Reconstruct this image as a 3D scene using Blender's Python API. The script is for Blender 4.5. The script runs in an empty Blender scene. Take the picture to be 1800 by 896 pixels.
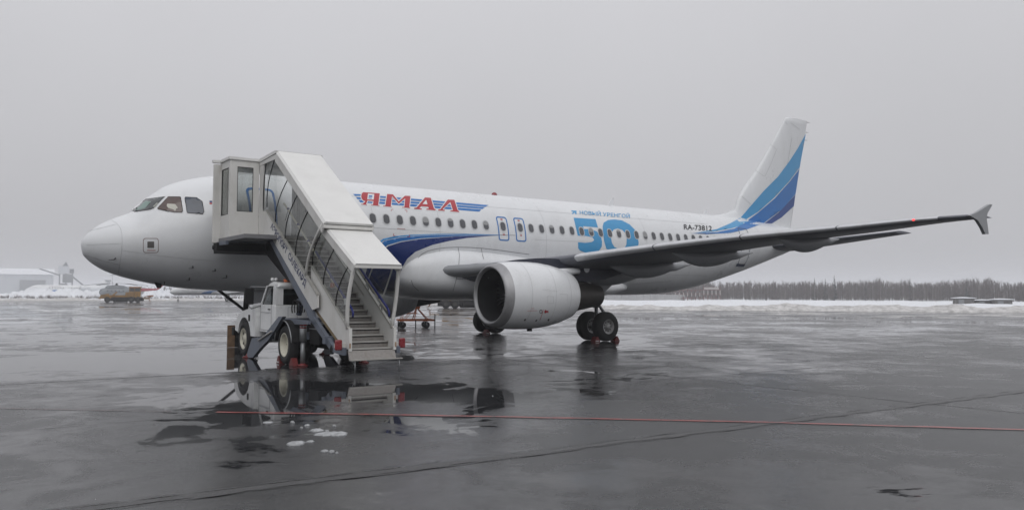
import bpy, bmesh, math, random
import numpy as np
from mathutils import Vector, Matrix, noise
from mathutils.geometry import delaunay_2d_cdt
random.seed(7)
scene = bpy.context.scene
COL = scene.collection

# ---------------------------------------------------------------- camera
CAM = np.array([-3.6065, -27.9216, 1.7903]); YAW, PITCH, ROLL, FPX = 0.618824, 0.049208, 0.0035, 1421.766
def _axes():
    f = np.array([math.sin(YAW)*math.cos(PITCH), math.cos(YAW)*math.cos(PITCH), math.sin(PITCH)])
    r = np.array([math.cos(YAW), -math.sin(YAW), 0.0]); u = np.cross(r, f)
    c, s = math.cos(ROLL), math.sin(ROLL)
    return c*r+s*u, -s*r+c*u, f
AR, AU, AF = _axes()
cd = bpy.data.cameras.new('camera'); cam = bpy.data.objects.new('camera', cd); COL.objects.link(cam)
cd.sensor_width = 36; cd.lens = FPX/1800*36; cd.clip_start = 0.05; cd.clip_end = 6000
m = Matrix.Identity(4)
for i in range(3):
    m[i][0] = AR[i]; m[i][1] = AU[i]; m[i][2] = -AF[i]; m[i][3] = CAM[i]
cam.matrix_world = m
scene.camera = cam

# ---------------------------------------------------------------- sky and light (overcast, snowing)
world = bpy.data.worlds.new('World'); scene.world = world; world.use_nodes = True
wn, wl = world.node_tree.nodes, world.node_tree.links
wn.clear()
SUN_EL, SUN_AZ = math.radians(48), math.radians(200)
sky = wn.new('ShaderNodeTexSky'); sky.sky_type = 'NISHITA'; sky.sun_disc = False
sky.sun_elevation = SUN_EL; sky.sun_rotation = SUN_AZ; sky.air_density = 2.0; sky.dust_density = 6.0; sky.ozone_density = 1.0
hsv = wn.new('ShaderNodeHueSaturation'); hsv.inputs['Saturation'].default_value = 0.06
tc = wn.new('ShaderNodeTexCoord'); sep = wn.new('ShaderNodeSeparateXYZ')
mr = wn.new('ShaderNodeMapRange'); mr.inputs['From Min'].default_value = 0.0; mr.inputs['From Max'].default_value = 1.0
mr.inputs['To Min'].default_value = 5.05; mr.inputs['To Max'].default_value = 9.4   # overcast: zenith brighter than horizon
cg = wn.new('ShaderNodeMixRGB'); cg.blend_type = 'MULTIPLY'; cg.inputs[0].default_value = 1
cg.inputs[1].default_value = (0.985, 0.985, 1.03, 1)
# soft cloud mottling
cn = wn.new('ShaderNodeTexNoise'); cn.inputs['Scale'].default_value = 1.6; cn.inputs['Detail'].default_value = 3
cmr = wn.new('ShaderNodeMapRange'); cmr.inputs['To Min'].default_value = 0.91; cmr.inputs['To Max'].default_value = 1.09
cmul = wn.new('ShaderNodeMath'); cmul.operation = 'MULTIPLY'
mix = wn.new('ShaderNodeMixRGB'); mix.inputs[0].default_value = 0.92
bg = wn.new('ShaderNodeBackground'); bg.inputs['Strength'].default_value = 0.1
wo = wn.new('ShaderNodeOutputWorld')
wl.new(tc.outputs['Generated'], sep.inputs[0]); wl.new(sep.outputs['Z'], mr.inputs['Value'])
wl.new(tc.outputs['Generated'], cn.inputs['Vector']); wl.new(cn.outputs['Fac'], cmr.inputs['Value'])
wl.new(mr.outputs[0], cmul.inputs[0]); wl.new(cmr.outputs[0], cmul.inputs[1])
wl.new(cmul.outputs[0], cg.inputs[2]); wl.new(sky.outputs[0], hsv.inputs['Color'])
wl.new(hsv.outputs[0], mix.inputs[1]); wl.new(cg.outputs[0], mix.inputs[2])
wl.new(mix.outputs[0], bg.inputs['Color']); wl.new(bg.outputs[0], wo.inputs['Surface'])
sd = bpy.data.lights.new('sun', 'SUN'); sd.energy = 0.6; sd.angle = math.radians(50); sd.color = (1.0, 0.98, 0.95)
sun = bpy.data.objects.new('sun', sd); COL.objects.link(sun)
d = Vector((math.sin(SUN_AZ)*math.cos(SUN_EL), math.cos(SUN_AZ)*math.cos(SUN_EL), math.sin(SUN_EL)))
sun.rotation_euler = d.to_track_quat('Z', 'Y').to_euler(); sun.location = (0, 0, 60)
scene.view_settings.view_transform = 'Standard'; scene.view_settings.look = 'None'
scene.view_settings.exposure = 0.0; scene.view_settings.gamma = 1.0
scene.cycles.use_denoising = True
scene.cycles.max_bounces = 8; scene.cycles.transparent_max_bounces = 24; scene.cycles.volume_bounces = 1
scene.cycles.caustics_reflective = False; scene.cycles.caustics_refractive = False

# ---------------------------------------------------------------- pixel helpers (photo pixels 1800 x 896)
def ray(u, v):
    dd = AF + AR*(u-900)/FPX + AU*(448-v)/FPX
    return dd/np.linalg.norm(dd)
def onz(u, v, z=0.0): dd = ray(u, v); return CAM + dd*((z-CAM[2])/dd[2])
def ony(u, v, y=0.0): dd = ray(u, v); return CAM + dd*((y-CAM[1])/dd[1])
def onx(u, v, x=0.0): dd = ray(u, v); return CAM + dd*((x-CAM[0])/dd[0])

# ---------------------------------------------------------------- materials
MATS = {}
def mat(name, col, rough=0.5, metal=0.0, var=0.06, scale=3.0, bump=0.0, bscale=60.0, coat=0.0, spec=0.5, dirt=None, emit=None):
    if name in MATS: return MATS[name]
    mt = bpy.data.materials.new(name); mt.use_nodes = True
    n, l = mt.node_tree.nodes, mt.node_tree.links
    b = n['Principled BSDF']
    b.inputs['Roughness'].default_value = rough; b.inputs['Metallic'].default_value = metal
    b.inputs['Coat Weight'].default_value = coat; b.inputs['Coat Roughness'].default_value = 0.08
    b.inputs['Specular IOR Level'].default_value = spec
    t = n.new('ShaderNodeTexCoord'); nz = n.new('ShaderNodeTexNoise'); nz.inputs['Scale'].default_value = scale; nz.inputs['Detail'].default_value = 6
    nz.inputs['Roughness'].default_value = 0.6
    l.new(t.outputs['Object'], nz.inputs['Vector'])
    rp = n.new('ShaderNodeValToRGB'); l.new(nz.outputs['Fac'], rp.inputs[0])
    c = np.array(col[:3])
    rp.color_ramp.elements[0].position = 0.3; rp.color_ramp.elements[1].position = 0.7
    rp.color_ramp.elements[0].color = (*(c*(1-var)), 1); rp.color_ramp.elements[1].color = (*np.minimum(c*(1+var), 0.95), 1)
    out = rp.outputs[0]
    if dirt:      # (colour, amount, scale): grime with a shape of its own
        dn = n.new('ShaderNodeTexNoise'); dn.inputs['Scale'].default_value = dirt[2]; dn.inputs['Detail'].default_value = 8; dn.inputs['Roughness'].default_value = 0.7
        mp = n.new('ShaderNodeMapping'); mp.inputs['Scale'].default_value = (1, 1, 0.35)
        l.new(t.outputs['Object'], mp.inputs[0]); l.new(mp.outputs[0], dn.inputs['Vector'])
        dr = n.new('ShaderNodeMapRange'); dr.inputs['From Min'].default_value = 0.5; dr.inputs['From Max'].default_value = 0.75; dr.inputs['To Max'].default_value = dirt[1]
        l.new(dn.outputs['Fac'], dr.inputs['Value'])
        mx = n.new('ShaderNodeMixRGB'); mx.inputs[2].default_value = (*dirt[0], 1)
        l.new(dr.outputs[0], mx.inputs[0]); l.new(out, mx.inputs[1]); out = mx.outputs[0]
    l.new(out, b.inputs['Base Color'])
    rr = n.new('ShaderNodeMapRange'); rr.inputs['To Min'].default_value = max(0.02, rough-0.06); rr.inputs['To Max'].default_value = min(1, rough+0.08)
    l.new(nz.outputs['Fac'], rr.inputs['Value']); l.new(rr.outputs[0], b.inputs['Roughness'])
    if bump > 0:
        bn = n.new('ShaderNodeTexNoise'); bn.inputs['Scale'].default_value = bscale; bn.inputs['Detail'].default_value = 4
        l.new(t.outputs['Object'], bn.inputs['Vector'])
        bp = n.new('ShaderNodeBump'); bp.inputs['Strength'].default_value = bump; bp.inputs['Distance'].default_value = 0.02
        l.new(bn.outputs['Fac'], bp.inputs['Height']); l.new(bp.outputs[0], b.inputs['Normal'])
    if emit:
        b.inputs['Emission Color'].default_value = (*col[:3], 1); b.inputs['Emission Strength'].default_value = emit
    MATS[name] = mt
    return mt
def glassmat(name, tint=(0.85, 0.87, 0.86), haze=0.0):
    mt = bpy.data.materials.new(name); mt.use_nodes = True
    n, l = mt.node_tree.nodes, mt.node_tree.links; n.clear()
    o = n.new('ShaderNodeOutputMaterial'); tr = n.new('ShaderNodeBsdfTransparent'); tr.inputs[0].default_value = (*tint, 1)
    gl = n.new('ShaderNodeBsdfGlossy'); gl.inputs['Roughness'].default_value = 0.06; gl.inputs['Color'].default_value = (0.9, 0.9, 0.9, 1)
    fr = n.new('ShaderNodeFresnel'); gg = n.new('ShaderNodeNewGeometry'); io = n.new('ShaderNodeMapRange'); io.inputs['To Min'].default_value = 1.45; io.inputs['To Max'].default_value = 1/1.45
    l.new(gg.outputs['Backfacing'], io.inputs['Value']); l.new(io.outputs[0], fr.inputs['IOR'])     # thin sheet: same reflectance from either side
    mx = n.new('ShaderNodeMixShader')
    l.new(fr.outputs[0], mx.inputs[0]); l.new(tr.outputs[0], mx.inputs[1]); l.new(gl.outputs[0], mx.inputs[2])
    last = mx.outputs[0]
    if haze:
        df = n.new('ShaderNodeBsdfDiffuse'); df.inputs[0].default_value = (0.55, 0.55, 0.52, 1)
        nz = n.new('ShaderNodeTexNoise'); nz.inputs['Scale'].default_value = 2.2; nz.inputs['Detail'].default_value = 5
        mr_ = n.new('ShaderNodeMapRange'); mr_.inputs['From Min'].default_value = 0.35; mr_.inputs['From Max'].default_value = 0.75; mr_.inputs['To Max'].default_value = haze
        m2 = n.new('ShaderNodeMixShader')
        l.new(nz.outputs['Fac'], mr_.inputs['Value']); l.new(mr_.outputs[0], m2.inputs[0]); l.new(last, m2.inputs[1]); l.new(df.outputs[0], m2.inputs[2]); last = m2.outputs[0]
    l.new(last, o.inputs['Surface'])
    MATS[name] = mt
    return mt

PLANE_W = mat('aircraft_white', (0.74, 0.755, 0.77), 0.28, coat=0.25, var=0.025, scale=0.8, dirt=((0.42, 0.41, 0.39), 0.22, 1.3))
PLANE_G = mat('aircraft_grey', (0.27, 0.28, 0.295), 0.35, var=0.05, scale=1.2, dirt=((0.2, 0.2, 0.2), 0.3, 1.5))
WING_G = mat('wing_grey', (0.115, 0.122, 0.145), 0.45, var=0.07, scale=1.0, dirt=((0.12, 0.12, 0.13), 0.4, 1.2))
SLAT = mat('slat_metal', (0.62, 0.63, 0.65), 0.38, metal=0.4, var=0.06, dirt=((0.3, 0.29, 0.28), 0.4, 2.5))
LIP = mat('inlet_metal', (0.36, 0.36, 0.37), 0.48, metal=0.55, var=0.08, dirt=((0.12, 0.12, 0.12), 0.4, 2.0))
HOT = mat('exhaust_metal', (0.06, 0.055, 0.05), 0.45, metal=0.6, var=0.2)
DARK = mat('dark_void', (0.012, 0.012, 0.015), 0.6)
LINE = mat('panel_line', (0.16, 0.16, 0.17), 0.6)
LINEL = mat('panel_line_light', (0.46, 0.47, 0.48), 0.5)
PANE = mat('cabin_pane', (0.095, 0.098, 0.108), 0.10, var=0.15, scale=9)
FRAMEW = mat('window_frame', (0.55, 0.56, 0.57), 0.35)
RED = mat('livery_red', (0.42, 0.025, 0.035), 0.3, coat=0.2)
BLUE = mat('livery_blue', (0.010, 0.155, 0.47), 0.3, coat=0.2, var=0.04)
SKYB = mat('livery_sky_blue', (0.035, 0.27, 0.60), 0.3, coat=0.2, var=0.04)
CYAN = mat('livery_cyan', (0.05, 0.31, 0.60), 0.3, coat=0.2, var=0.03)
NAVY = mat('livery_navy', (0.006, 0.026, 0.16), 0.28, coat=0.2, var=0.05)
WHITE = mat('livery_white', (0.78, 0.79, 0.80), 0.3)
BLACKT = mat('lettering_black', (0.02, 0.02, 0.025), 0.4)
RUBBER = mat('tyre_rubber', (0.014, 0.014, 0.015), 0.7, var=0.2, bump=0.2)
RIMG = mat('wheel_rim_grey', (0.36, 0.36, 0.36), 0.4, metal=0.3, var=0.15, scale=12)
RIMC = mat('wheel_rim_cream', (0.62, 0.60, 0.50), 0.45, var=0.1, scale=8, dirt=((0.12, 0.1, 0.08), 0.5, 6))
STEEL = mat('steel_grey', (0.27, 0.28, 0.29), 0.4, metal=0.5, var=0.1)
STW = mat('stairs_white', (0.69, 0.685, 0.66), 0.42, var=0.04, scale=2.0, dirt=((0.36, 0.33, 0.27), 0.4, 2.0))
STR = mat('stairs_roof_white', (0.74, 0.74, 0.72), 0.5, var=0.03, scale=2.0, dirt=((0.4, 0.39, 0.36), 0.25, 1.2))
TRUCKW = mat('truck_white', (0.78, 0.79, 0.79), 0.3, coat=0.3, var=0.05, dirt=((0.2, 0.19, 0.17), 0.5, 2.2))
BLUEG = mat('frame_blue_grey', (0.13, 0.15, 0.19), 0.45, var=0.12, dirt=((0.08, 0.07, 0.06), 0.5, 5))
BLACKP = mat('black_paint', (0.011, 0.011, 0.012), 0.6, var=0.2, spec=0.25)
TREAD = mat('tread_aluminium', (0.27, 0.255, 0.24), 0.45, metal=0.3, var=0.15, scale=20, bump=0.6, bscale=55, dirt=((0.2, 0.17, 0.14), 0.5, 5))
NOSING = mat('nosing_aluminium', (0.48, 0.47, 0.44), 0.4, metal=0.5, var=0.1)
BLUEP = mat('handrail_blue', (0.012, 0.02, 0.17), 0.4)
CREAM = mat('handrail_cream', (0.6, 0.57, 0.46), 0.45)
REDL = mat('lamp_red', (0.22, 0.010, 0.016), 0.25, coat=0.4)
AMBER = mat('lamp_amber', (0.6, 0.13, 0.02), 0.25, coat=0.4)
REDP = mat('red_paint', (0.15, 0.014, 0.014), 0.5, var=0.15, dirt=((0.05, 0.03, 0.03), 0.6, 8))
ORANGE = mat('orange_paint', (0.42, 0.105, 0.03), 0.5, var=0.12, dirt=((0.1, 0.05, 0.03), 0.5, 4))
YELLOW = mat('yellow_paint', (0.30, 0.16, 0.03), 0.5, var=0.15, dirt=((0.06, 0.05, 0.04), 0.8, 1.0))
RUST = mat('rust_orange', (0.36, 0.15, 0.05), 0.6, var=0.2, dirt=((0.08, 0.05, 0.04), 0.6, 1.5))
WOOD = mat('weathered_wood', (0.23, 0.14, 0.08), 0.7, var=0.3, scale=6, bump=0.3)
SNOW = mat('snow', (0.80, 0.82, 0.85), 0.75, var=0.04, scale=0.6, bump=0.5, bscale=4)
DSNOW = mat('dirty_snow', (0.56, 0.55, 0.54), 0.8, var=0.3, scale=1.6, bump=0.6, bscale=5, dirt=((0.2, 0.19, 0.18), 0.8, 0.9))
GLASS = glassmat('clear_plexiglass', (0.70, 0.72, 0.71), haze=0.20)
CABGL = glassmat('cab_glass', (0.35, 0.38, 0.38))
RED_LIT = mat('navigation_red', (0.9, 0.05, 0.05), 0.3, emit=2.5)

# ---------------------------------------------------------------- mesh builder
class MB:
    def __init__(s): s.v = []; s.f = []; s.sm = []
    def add(s, vs, fs, smooth=False):
        o = len(s.v); s.v += [tuple(map(float, p)) for p in vs]
        for f in fs: s.f.append(tuple(i+o for i in f)); s.sm.append(smooth)
        return s
    def box(s, a, b, M=None, bev=0.0):
        x0, y0, z0 = a; x1, y1, z1 = b
        if bev > 0:
            bm = bmesh.new(); bmesh.ops.create_cube(bm, size=1)
            for q in bm.verts: q.co = Vector(((x0+x1)/2+q.co.x*(x1-x0), (y0+y1)/2+q.co.y*(y1-y0), (z0+z1)/2+q.co.z*(z1-z0)))
            bmesh.ops.bevel(bm, geom=bm.edges[:], offset=bev, segments=2, affect='EDGES', profile=0.5)
            vs = [M @ q.co if M else q.co.copy() for q in bm.verts]; fs = [[q.index for q in f.verts] for f in bm.faces]; bm.free()
            return s.add(vs, fs)
        vs = [(x0,y0,z0),(x1,y0,z0),(x1,y1,z0),(x0,y1,z0),(x0,y0,z1),(x1,y0,z1),(x1,y1,z1),(x0,y1,z1)]
        if M: vs = [M @ Vector(p) for p in vs]
        return s.add(vs, [(0,3,2,1),(4,5,6,7),(0,1,5,4),(1,2,6,5),(2,3,7,6),(3,0,4,7)])
    def prism(s, poly, axis, a, b):
        """poly: 2D points; extruded along axis ('x': poly=(y,z); 'y': (x,z); 'z': (x,y))"""
        def P(p, t): return {'x': (t, p[0], p[1]), 'y': (p[0], t, p[1]), 'z': (p[0], p[1], t)}[axis]
        n = len(poly); vs = [P(p, a) for p in poly]+[P(p, b) for p in poly]
        fs = [tuple(range(n)), tuple(range(2*n-1, n-1, -1))]+[(i, (i+1) % n, (i+1) % n+n, i+n) for i in range(n)]
        return s.add(vs, fs)
    def tube(s, a, b, r, r2=None, n=10, caps=True):
        a = Vector(a); b = Vector(b); r2 = r if r2 is None else r2
        q = (b-a).normalized(); t = Vector((0,0,1)) if abs(q.z) < 0.95 else Vector((1,0,0))
        e1 = q.cross(t).normalized(); e2 = q.cross(e1)
        vs = []
        for c, rr in ((a, r), (b, r2)):
            for k in range(n):
                an = 2*math.pi*k/n; vs.append(c+e1*math.cos(an)*rr+e2*math.sin(an)*rr)
        s.add(vs, [(k, (k+1) % n, (k+1) % n+n, k+n) for k in range(n)], True)
        if caps: s.add(vs, [tuple(range(n-1, -1, -1)), tuple(range(n, 2*n))])
        return s
    def path(s, pts, r, n=8):
        P = [Vector(p) for p in pts]; rings = []
        t0 = (P[1]-P[0]).normalized(); ref = Vector((0,0,1)) if abs(t0.z) < .9 else Vector((1,0,0))
        e1 = t0.cross(ref).normalized()
        for i, p in enumerate(P):
            t = (P[min(i+1, len(P)-1)]-P[max(i-1, 0)]).normalized()
            e1 = (e1-t*e1.dot(t)).normalized(); e2 = t.cross(e1)
            rings.append([p+e1*math.cos(2*math.pi*k/n)*r+e2*math.sin(2*math.pi*k/n)*r for k in range(n)])
        return s.loft(rings)
    def bar(s, a, b, w, h, up=(0,0,1)):
        """rectangular bar from a to b, w across, h along up"""
        a = Vector(a); b = Vector(b); q = (b-a).normalized(); u = Vector(up); sd_ = q.cross(u).normalized(); u = sd_.cross(q)
        vs = []
        for c in (a, b):
            for (i, j) in ((-1,-1),(1,-1),(1,1),(-1,1)): vs.append(c+sd_*i*w/2+u*j*h/2)
        return s.add(vs, [(3,2,1,0),(4,5,6,7),(0,1,5,4),(1,2,6,5),(2,3,7,6),(3,0,4,7)])
    def loft(s, rings, closed=True, caps=True, smooth=True):
        n = len(rings[0]); vs = [p for r in rings for p in r]; fs = []
        for i in range(len(rings)-1):
            for k in range(n if closed else n-1):
                a = i*n+k; b = i*n+(k+1) % n
                fs.append((a, b, b+n, a+n))
        s.add(vs, fs, smooth)
        if caps and closed:
            s.add(rings[0], [tuple(range(n-1, -1, -1))]); s.add(rings[-1], [tuple(range(n))])
        return s
    def lathe(s, prof, org, axis='x', n=32, smooth=True, close=False):
        rings = []
        for (t, r) in prof:
            ring = []
            for k in range(n):
                an = 2*math.pi*k/n; c, q = r*math.cos(an), r*math.sin(an)
                ring.append({'x': (org[0]+t, org[1]+c, org[2]+q), 'y': (org[0]+c, org[1]+t, org[2]+q), 'z': (org[0]+c, org[1]+q, org[2]+t)}[axis])
            rings.append(ring)
        if close: rings.append(rings[0])
        return s.loft(rings, True, False, smooth)
    def ball(s, c, r, n=8, m_=5):
        rings = []
        for i in range(1, m_):
            ph = math.pi*i/m_; rings.append([(c[0]+r[0]*math.sin(ph)*math.cos(2*math.pi*k/n), c[1]+r[1]*math.sin(ph)*math.sin(2*math.pi*k/n), c[2]+r[2]*math.cos(ph)) for k in range(n)])
        return s.loft(rings, True, True, True)
    def build(s, name, material, parent=None, fix=True, auto=None):
        me = bpy.data.meshes.new(name); me.from_pydata(s.v, [], s.f)
        me.polygons.foreach_set('use_smooth', s.sm)
        if fix:
            bm = bmesh.new(); bm.from_mesh(me); bmesh.ops.remove_doubles(bm, verts=bm.verts[:], dist=1e-5)
            bmesh.ops.recalc_face_normals(bm, faces=bm.faces[:]); bm.to_mesh(me); bm.free()
        me.materials.append(material); me.update()
        o = bpy.data.objects.new(name, me); COL.objects.link(o)
        if parent is not None: o.parent = parent
        return o
def part(name, material, parent, fn): b = MB(); fn(b); return b.build(name, material, parent)
def tag(o, label=None, cat=None, group=None, kind=None):
    if label: o['label'] = label
    if cat: o['category'] = cat
    if group: o['group'] = group
    if kind: o['kind'] = kind
    return o
def empty(name, loc=(0,0,0), rz=0.0):
    o = bpy.data.objects.new(name, None); COL.objects.link(o); o.location = loc; o.rotation_euler = (0,0,rz); o.empty_display_size = 0.3
    return o
def copy_tree(o, parent=None):
    c = o.copy(); COL.objects.link(c); c.parent = parent
    for ch in list(o.children): copy_tree(ch, c)
    return c
def pchip(xs, ys):
    xs = np.array(xs, float); ys = np.array(ys, float); h = np.diff(xs); dl = np.diff(ys)/h
    d_ = np.zeros_like(ys); d_[0] = dl[0]; d_[-1] = dl[-1]
    for i in range(1, len(xs)-1):
        if dl[i-1]*dl[i] > 0:
            w1 = 2*h[i]+h[i-1]; w2 = h[i]+2*h[i-1]; d_[i] = (w1+w2)/(w1/dl[i-1]+w2/dl[i])
    def f(x):
        x = np.clip(np.asarray(x, float), xs[0], xs[-1]); i = np.clip(np.searchsorted(xs, x)-1, 0, len(xs)-2)
        t = (x-xs[i])/h[i]
        return (2*t**3-3*t**2+1)*ys[i]+(t**3-2*t**2+t)*h[i]*d_[i]+(-2*t**3+3*t**2)*ys[i+1]+(t**3-t**2)*h[i]*d_[i+1]
    return f

# ================================================================ THE SETTING
def ground_material():
    mt = bpy.data.materials.new('wet_asphalt'); mt.use_nodes = True
    n, l = mt.node_tree.nodes, mt.node_tree.links; b = n['Principled BSDF']
    g = n.new('ShaderNodeNewGeometry'); sp = n.new('ShaderNodeSeparateXYZ'); l.new(g.outputs['Position'], sp.inputs[0])
    def N(t, **k):
        x = n.new(t)
        for a, v in k.items(): setattr(x, a, v)
        return x
    def noise_(scale, detail, rough=0.55, dist=0.0, src=None):
        x = N('ShaderNodeTexNoise'); x.inputs['Scale'].default_value = scale; x.inputs['Detail'].default_value = detail
        x.inputs['Roughness'].default_value = rough; x.inputs['Distortion'].default_value = dist
        l.new(src or g.outputs['Position'], x.inputs['Vector']); return x.outputs['Fac']
    def M(op, a, c=None, e=None):
        x = N('ShaderNodeMath', operation=op)
        for i, v in enumerate((a, c, e)):
            if v is None: continue
            if isinstance(v, (int, float)): x.inputs[i].default_value = v
            else: l.new(v, x.inputs[i])
        return x.outputs[0]
    def MR(v, a, c, d0=0.0, d1=1.0, smooth=True):
        x = N('ShaderNodeMapRange'); x.interpolation_type = 'SMOOTHSTEP' if smooth else 'LINEAR'
        l.new(v, x.inputs['Value'])
        x.inputs['From Min'].default_value = a; x.inputs['From Max'].default_value = c; x.inputs['To Min'].default_value = d0; x.inputs['To Max'].default_value = d1
        return x.outputs[0]
    # puddles: broad hollows with ragged edges; slabs past the joint at y = -9 hold more water
    big = noise_(0.16, 2, 0.5); mid = noise_(0.85, 7, 0.66, 0.8); fine = noise_(4.0, 6, 0.65)
    h = M('ADD', M('MULTIPLY', big, 0.42), M('ADD', M('MULTIPLY', mid, 0.46), M('MULTIPLY', fine, 0.12)))
    yy = M('ADD', sp.outputs['Y'], M('MULTIPLY', sp.outputs['X'], -0.04))
    far = MR(yy, -9.25, -9.15, 0.0, 1.0)
    bias = M('MULTIPLY', far, 0.050)
    # smooth hollow in front of the stairs
    dx = M('MULTIPLY', M('SUBTRACT', sp.outputs['X'], 2.0), 0.24); dy = M('MULTIPLY', M('SUBTRACT', sp.outputs['Y'], -15.6), 0.22)
    dist = M('SQRT', M('ADD', M('MULTIPLY', dx, dx), M('MULTIPLY', dy, dy)))
    hollow = MR(dist, 0.35, 1.15, 0.115, 0.0)
    # long standing water left of the stairs
    ex = M('MULTIPLY', M('SUBTRACT', sp.outputs['X'], -4.0), 0.11); ey = M('MULTIPLY', M('SUBTRACT', sp.outputs['Y'], -6.0), 0.24)
    dist2 = M('SQRT', M('ADD', M('MULTIPLY', ex, ex), M('MULTIPLY', ey, ey)))
    hollow2 = MR(dist2, 0.2, 1.1, 0.05, 0.0)
    ex3 = M('MULTIPLY', M('SUBTRACT', sp.outputs['X'], 3.4), 0.28); ey3 = M('MULTIPLY', M('SUBTRACT', sp.outputs['Y'], -7.4), 0.5)
    dist3 = M('SQRT', M('ADD', M('MULTIPLY', ex3, ex3), M('MULTIPLY', ey3, ey3)))
    hollow3 = MR(dist3, 0.4, 1.1, 0.14, 0.0)
    near = MR(sp.outputs['Y'], -18.5, -12.0, -0.055, 0.0)
    side = MR(sp.outputs['X'], -4.0, 14.0, 0.03, -0.03)
    bias = M('ADD', M('ADD', bias, near), side)
    # each paving bay settled and wore a little differently
    cx = M('FLOOR', M('MULTIPLY', M('ADD', sp.outputs['X'], M('MULTIPLY', sp.outputs['Y'], -0.48)), 0.135)); cy = M('FLOOR', M('MULTIPLY', M('ADD', sp.outputs['Y'], M('ADD', 20.42, M('MULTIPLY', sp.outputs['X'], .041))), 0.19))
    cmb = N('ShaderNodeCombineXYZ'); l.new(cx, cmb.inputs[0]); l.new(cy, cmb.inputs[1])
    wn_ = N('ShaderNodeTexWhiteNoise'); l.new(cmb.outputs[0], wn_.inputs['Vector']); bay = wn_.outputs['Value']
    bias = M('ADD', bias, M('MULTIPLY', M('SUBTRACT', bay, 0.5), 0.05))
    tot = M('ADD', M('ADD', h, bias), M('ADD', M('ADD', hollow, hollow2), hollow3))
    pud = MR(tot, 0.530, 0.572)
    damp = MR(tot, 0.40, 0.54)
    speck = noise_(95.0, 3, 0.7); grit = noise_(22.0, 5, 0.7); patch = noise_(0.9, 5, 0.6)
    rp = N('ShaderNodeValToRGB'); l.new(M('ADD', M('MULTIPLY', grit, 0.45), M('ADD', M('MULTIPLY', speck, 0.3), M('MULTIPLY', patch, 0.25))), rp.inputs[0])
    rp.color_ramp.elements[0].position = 0.32; rp.color_ramp.elements[0].color = (0.024, 0.0245, 0.026, 1)
    rp.color_ramp.elements[1].position = 0.70; rp.color_ramp.elements[1].color = (0.078, 0.079, 0.081, 1)
    dk = N('ShaderNodeMixRGB'); dk.blend_type = 'MULTIPLY'; l.new(rp.outputs[0], dk.inputs[1]); dk.inputs[2].default_value = (0.55, 0.56, 0.58, 1); l.new(pud, dk.inputs[0])
    by = N('ShaderNodeMixRGB'); by.blend_type = 'MULTIPLY'; by.inputs[0].default_value = 1; l.new(dk.outputs[0], by.inputs[1]); l.new(MR(bay, 0, 1, 0.82, 1.12, False), by.inputs[2]); l.new(by.outputs[0], b.inputs['Base Color'])
    r0 = M('ADD', M('MULTIPLY', patch, 0.16), 0.22)
    r1 = M('MULTIPLY', M('SUBTRACT', 1.0, M('MULTIPLY', damp, 0.45)), r0)
    rough = M('ADD', M('MULTIPLY', r1, M('SUBTRACT', 1.0, pud)), M('MULTIPLY', pud, 0.025))
    l.new(rough, b.inputs['Roughness']); b.inputs['IOR'].default_value = 1.36
    l.new(M('ADD', M('MULTIPLY', pud, 0.22), M('ADD', M('MULTIPLY', damp, 0.10), MR(sp.outputs['Y'], -10.0, 12.0, 0.33, 0.12))), b.inputs['Specular IOR Level'])
    bp = N('ShaderNodeBump'); bp.inputs['Distance'].default_value = 0.006; l.new(MR(sp.outputs['Y'], -10.0, 10.0, 0.006, 0.016), bp.inputs['Distance'])
    l.new(M('ADD', M('MULTIPLY', speck, 0.6), M('MULTIPLY', grit, 0.8)), bp.inputs['Height'])
    l.new(M('MULTIPLY', M('SUBTRACT', 1.0, pud), M('SUBTRACT', 0.42, M('MULTIPLY', damp, 0.24))), bp.inputs['Strength'])
    l.new(bp.outputs[0], b.inputs['Normal'])
    return mt
ASPH = ground_material()
tag(MB().add([(-1800,-300,0),(2200,-300,0),(2200,2600,0),(-1800,2600,0)], [(0,1,2,3)]).build('apron', ASPH), kind='structure')

SEAL = mat('joint_seal', (0.02, 0.02, 0.021), 0.3, var=0.4, scale=6, bump=0.8, bscale=30)
SEALW = mat('joint_wet', (0.16, 0.16, 0.165), 0.2, var=0.4, scale=3)
LRED = bpy.data.materials.new('worn_red_paint'); LRED.use_nodes = True
_n, _l = LRED.node_tree.nodes, LRED.node_tree.links; _b = _n['Principled BSDF']; _b.inputs['Roughness'].default_value = 0.28
_g = _n.new('ShaderNodeNewGeometry'); _z = _n.new('ShaderNodeTexNoise'); _z.inputs['Scale'].default_value = 5; _z.inputs['Detail'].default_value = 8; _z.inputs['Roughness'].default_value = 0.75
_l.new(_g.outputs['Position'], _z.inputs['Vector']); _r = _n.new('ShaderNodeValToRGB'); _l.new(_z.outputs['Fac'], _r.inputs[0])
_r.color_ramp.elements[0].position = 0.36; _r.color_ramp.elements[0].color = (0.07, 0.045, 0.045, 1); _r.color_ramp.elements[1].position = 0.52; _r.color_ramp.elements[1].color = (0.34, 0.058, 0.05, 1)
_l.new(_r.outputs[0], _b.inputs['Base Color'])
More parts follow.
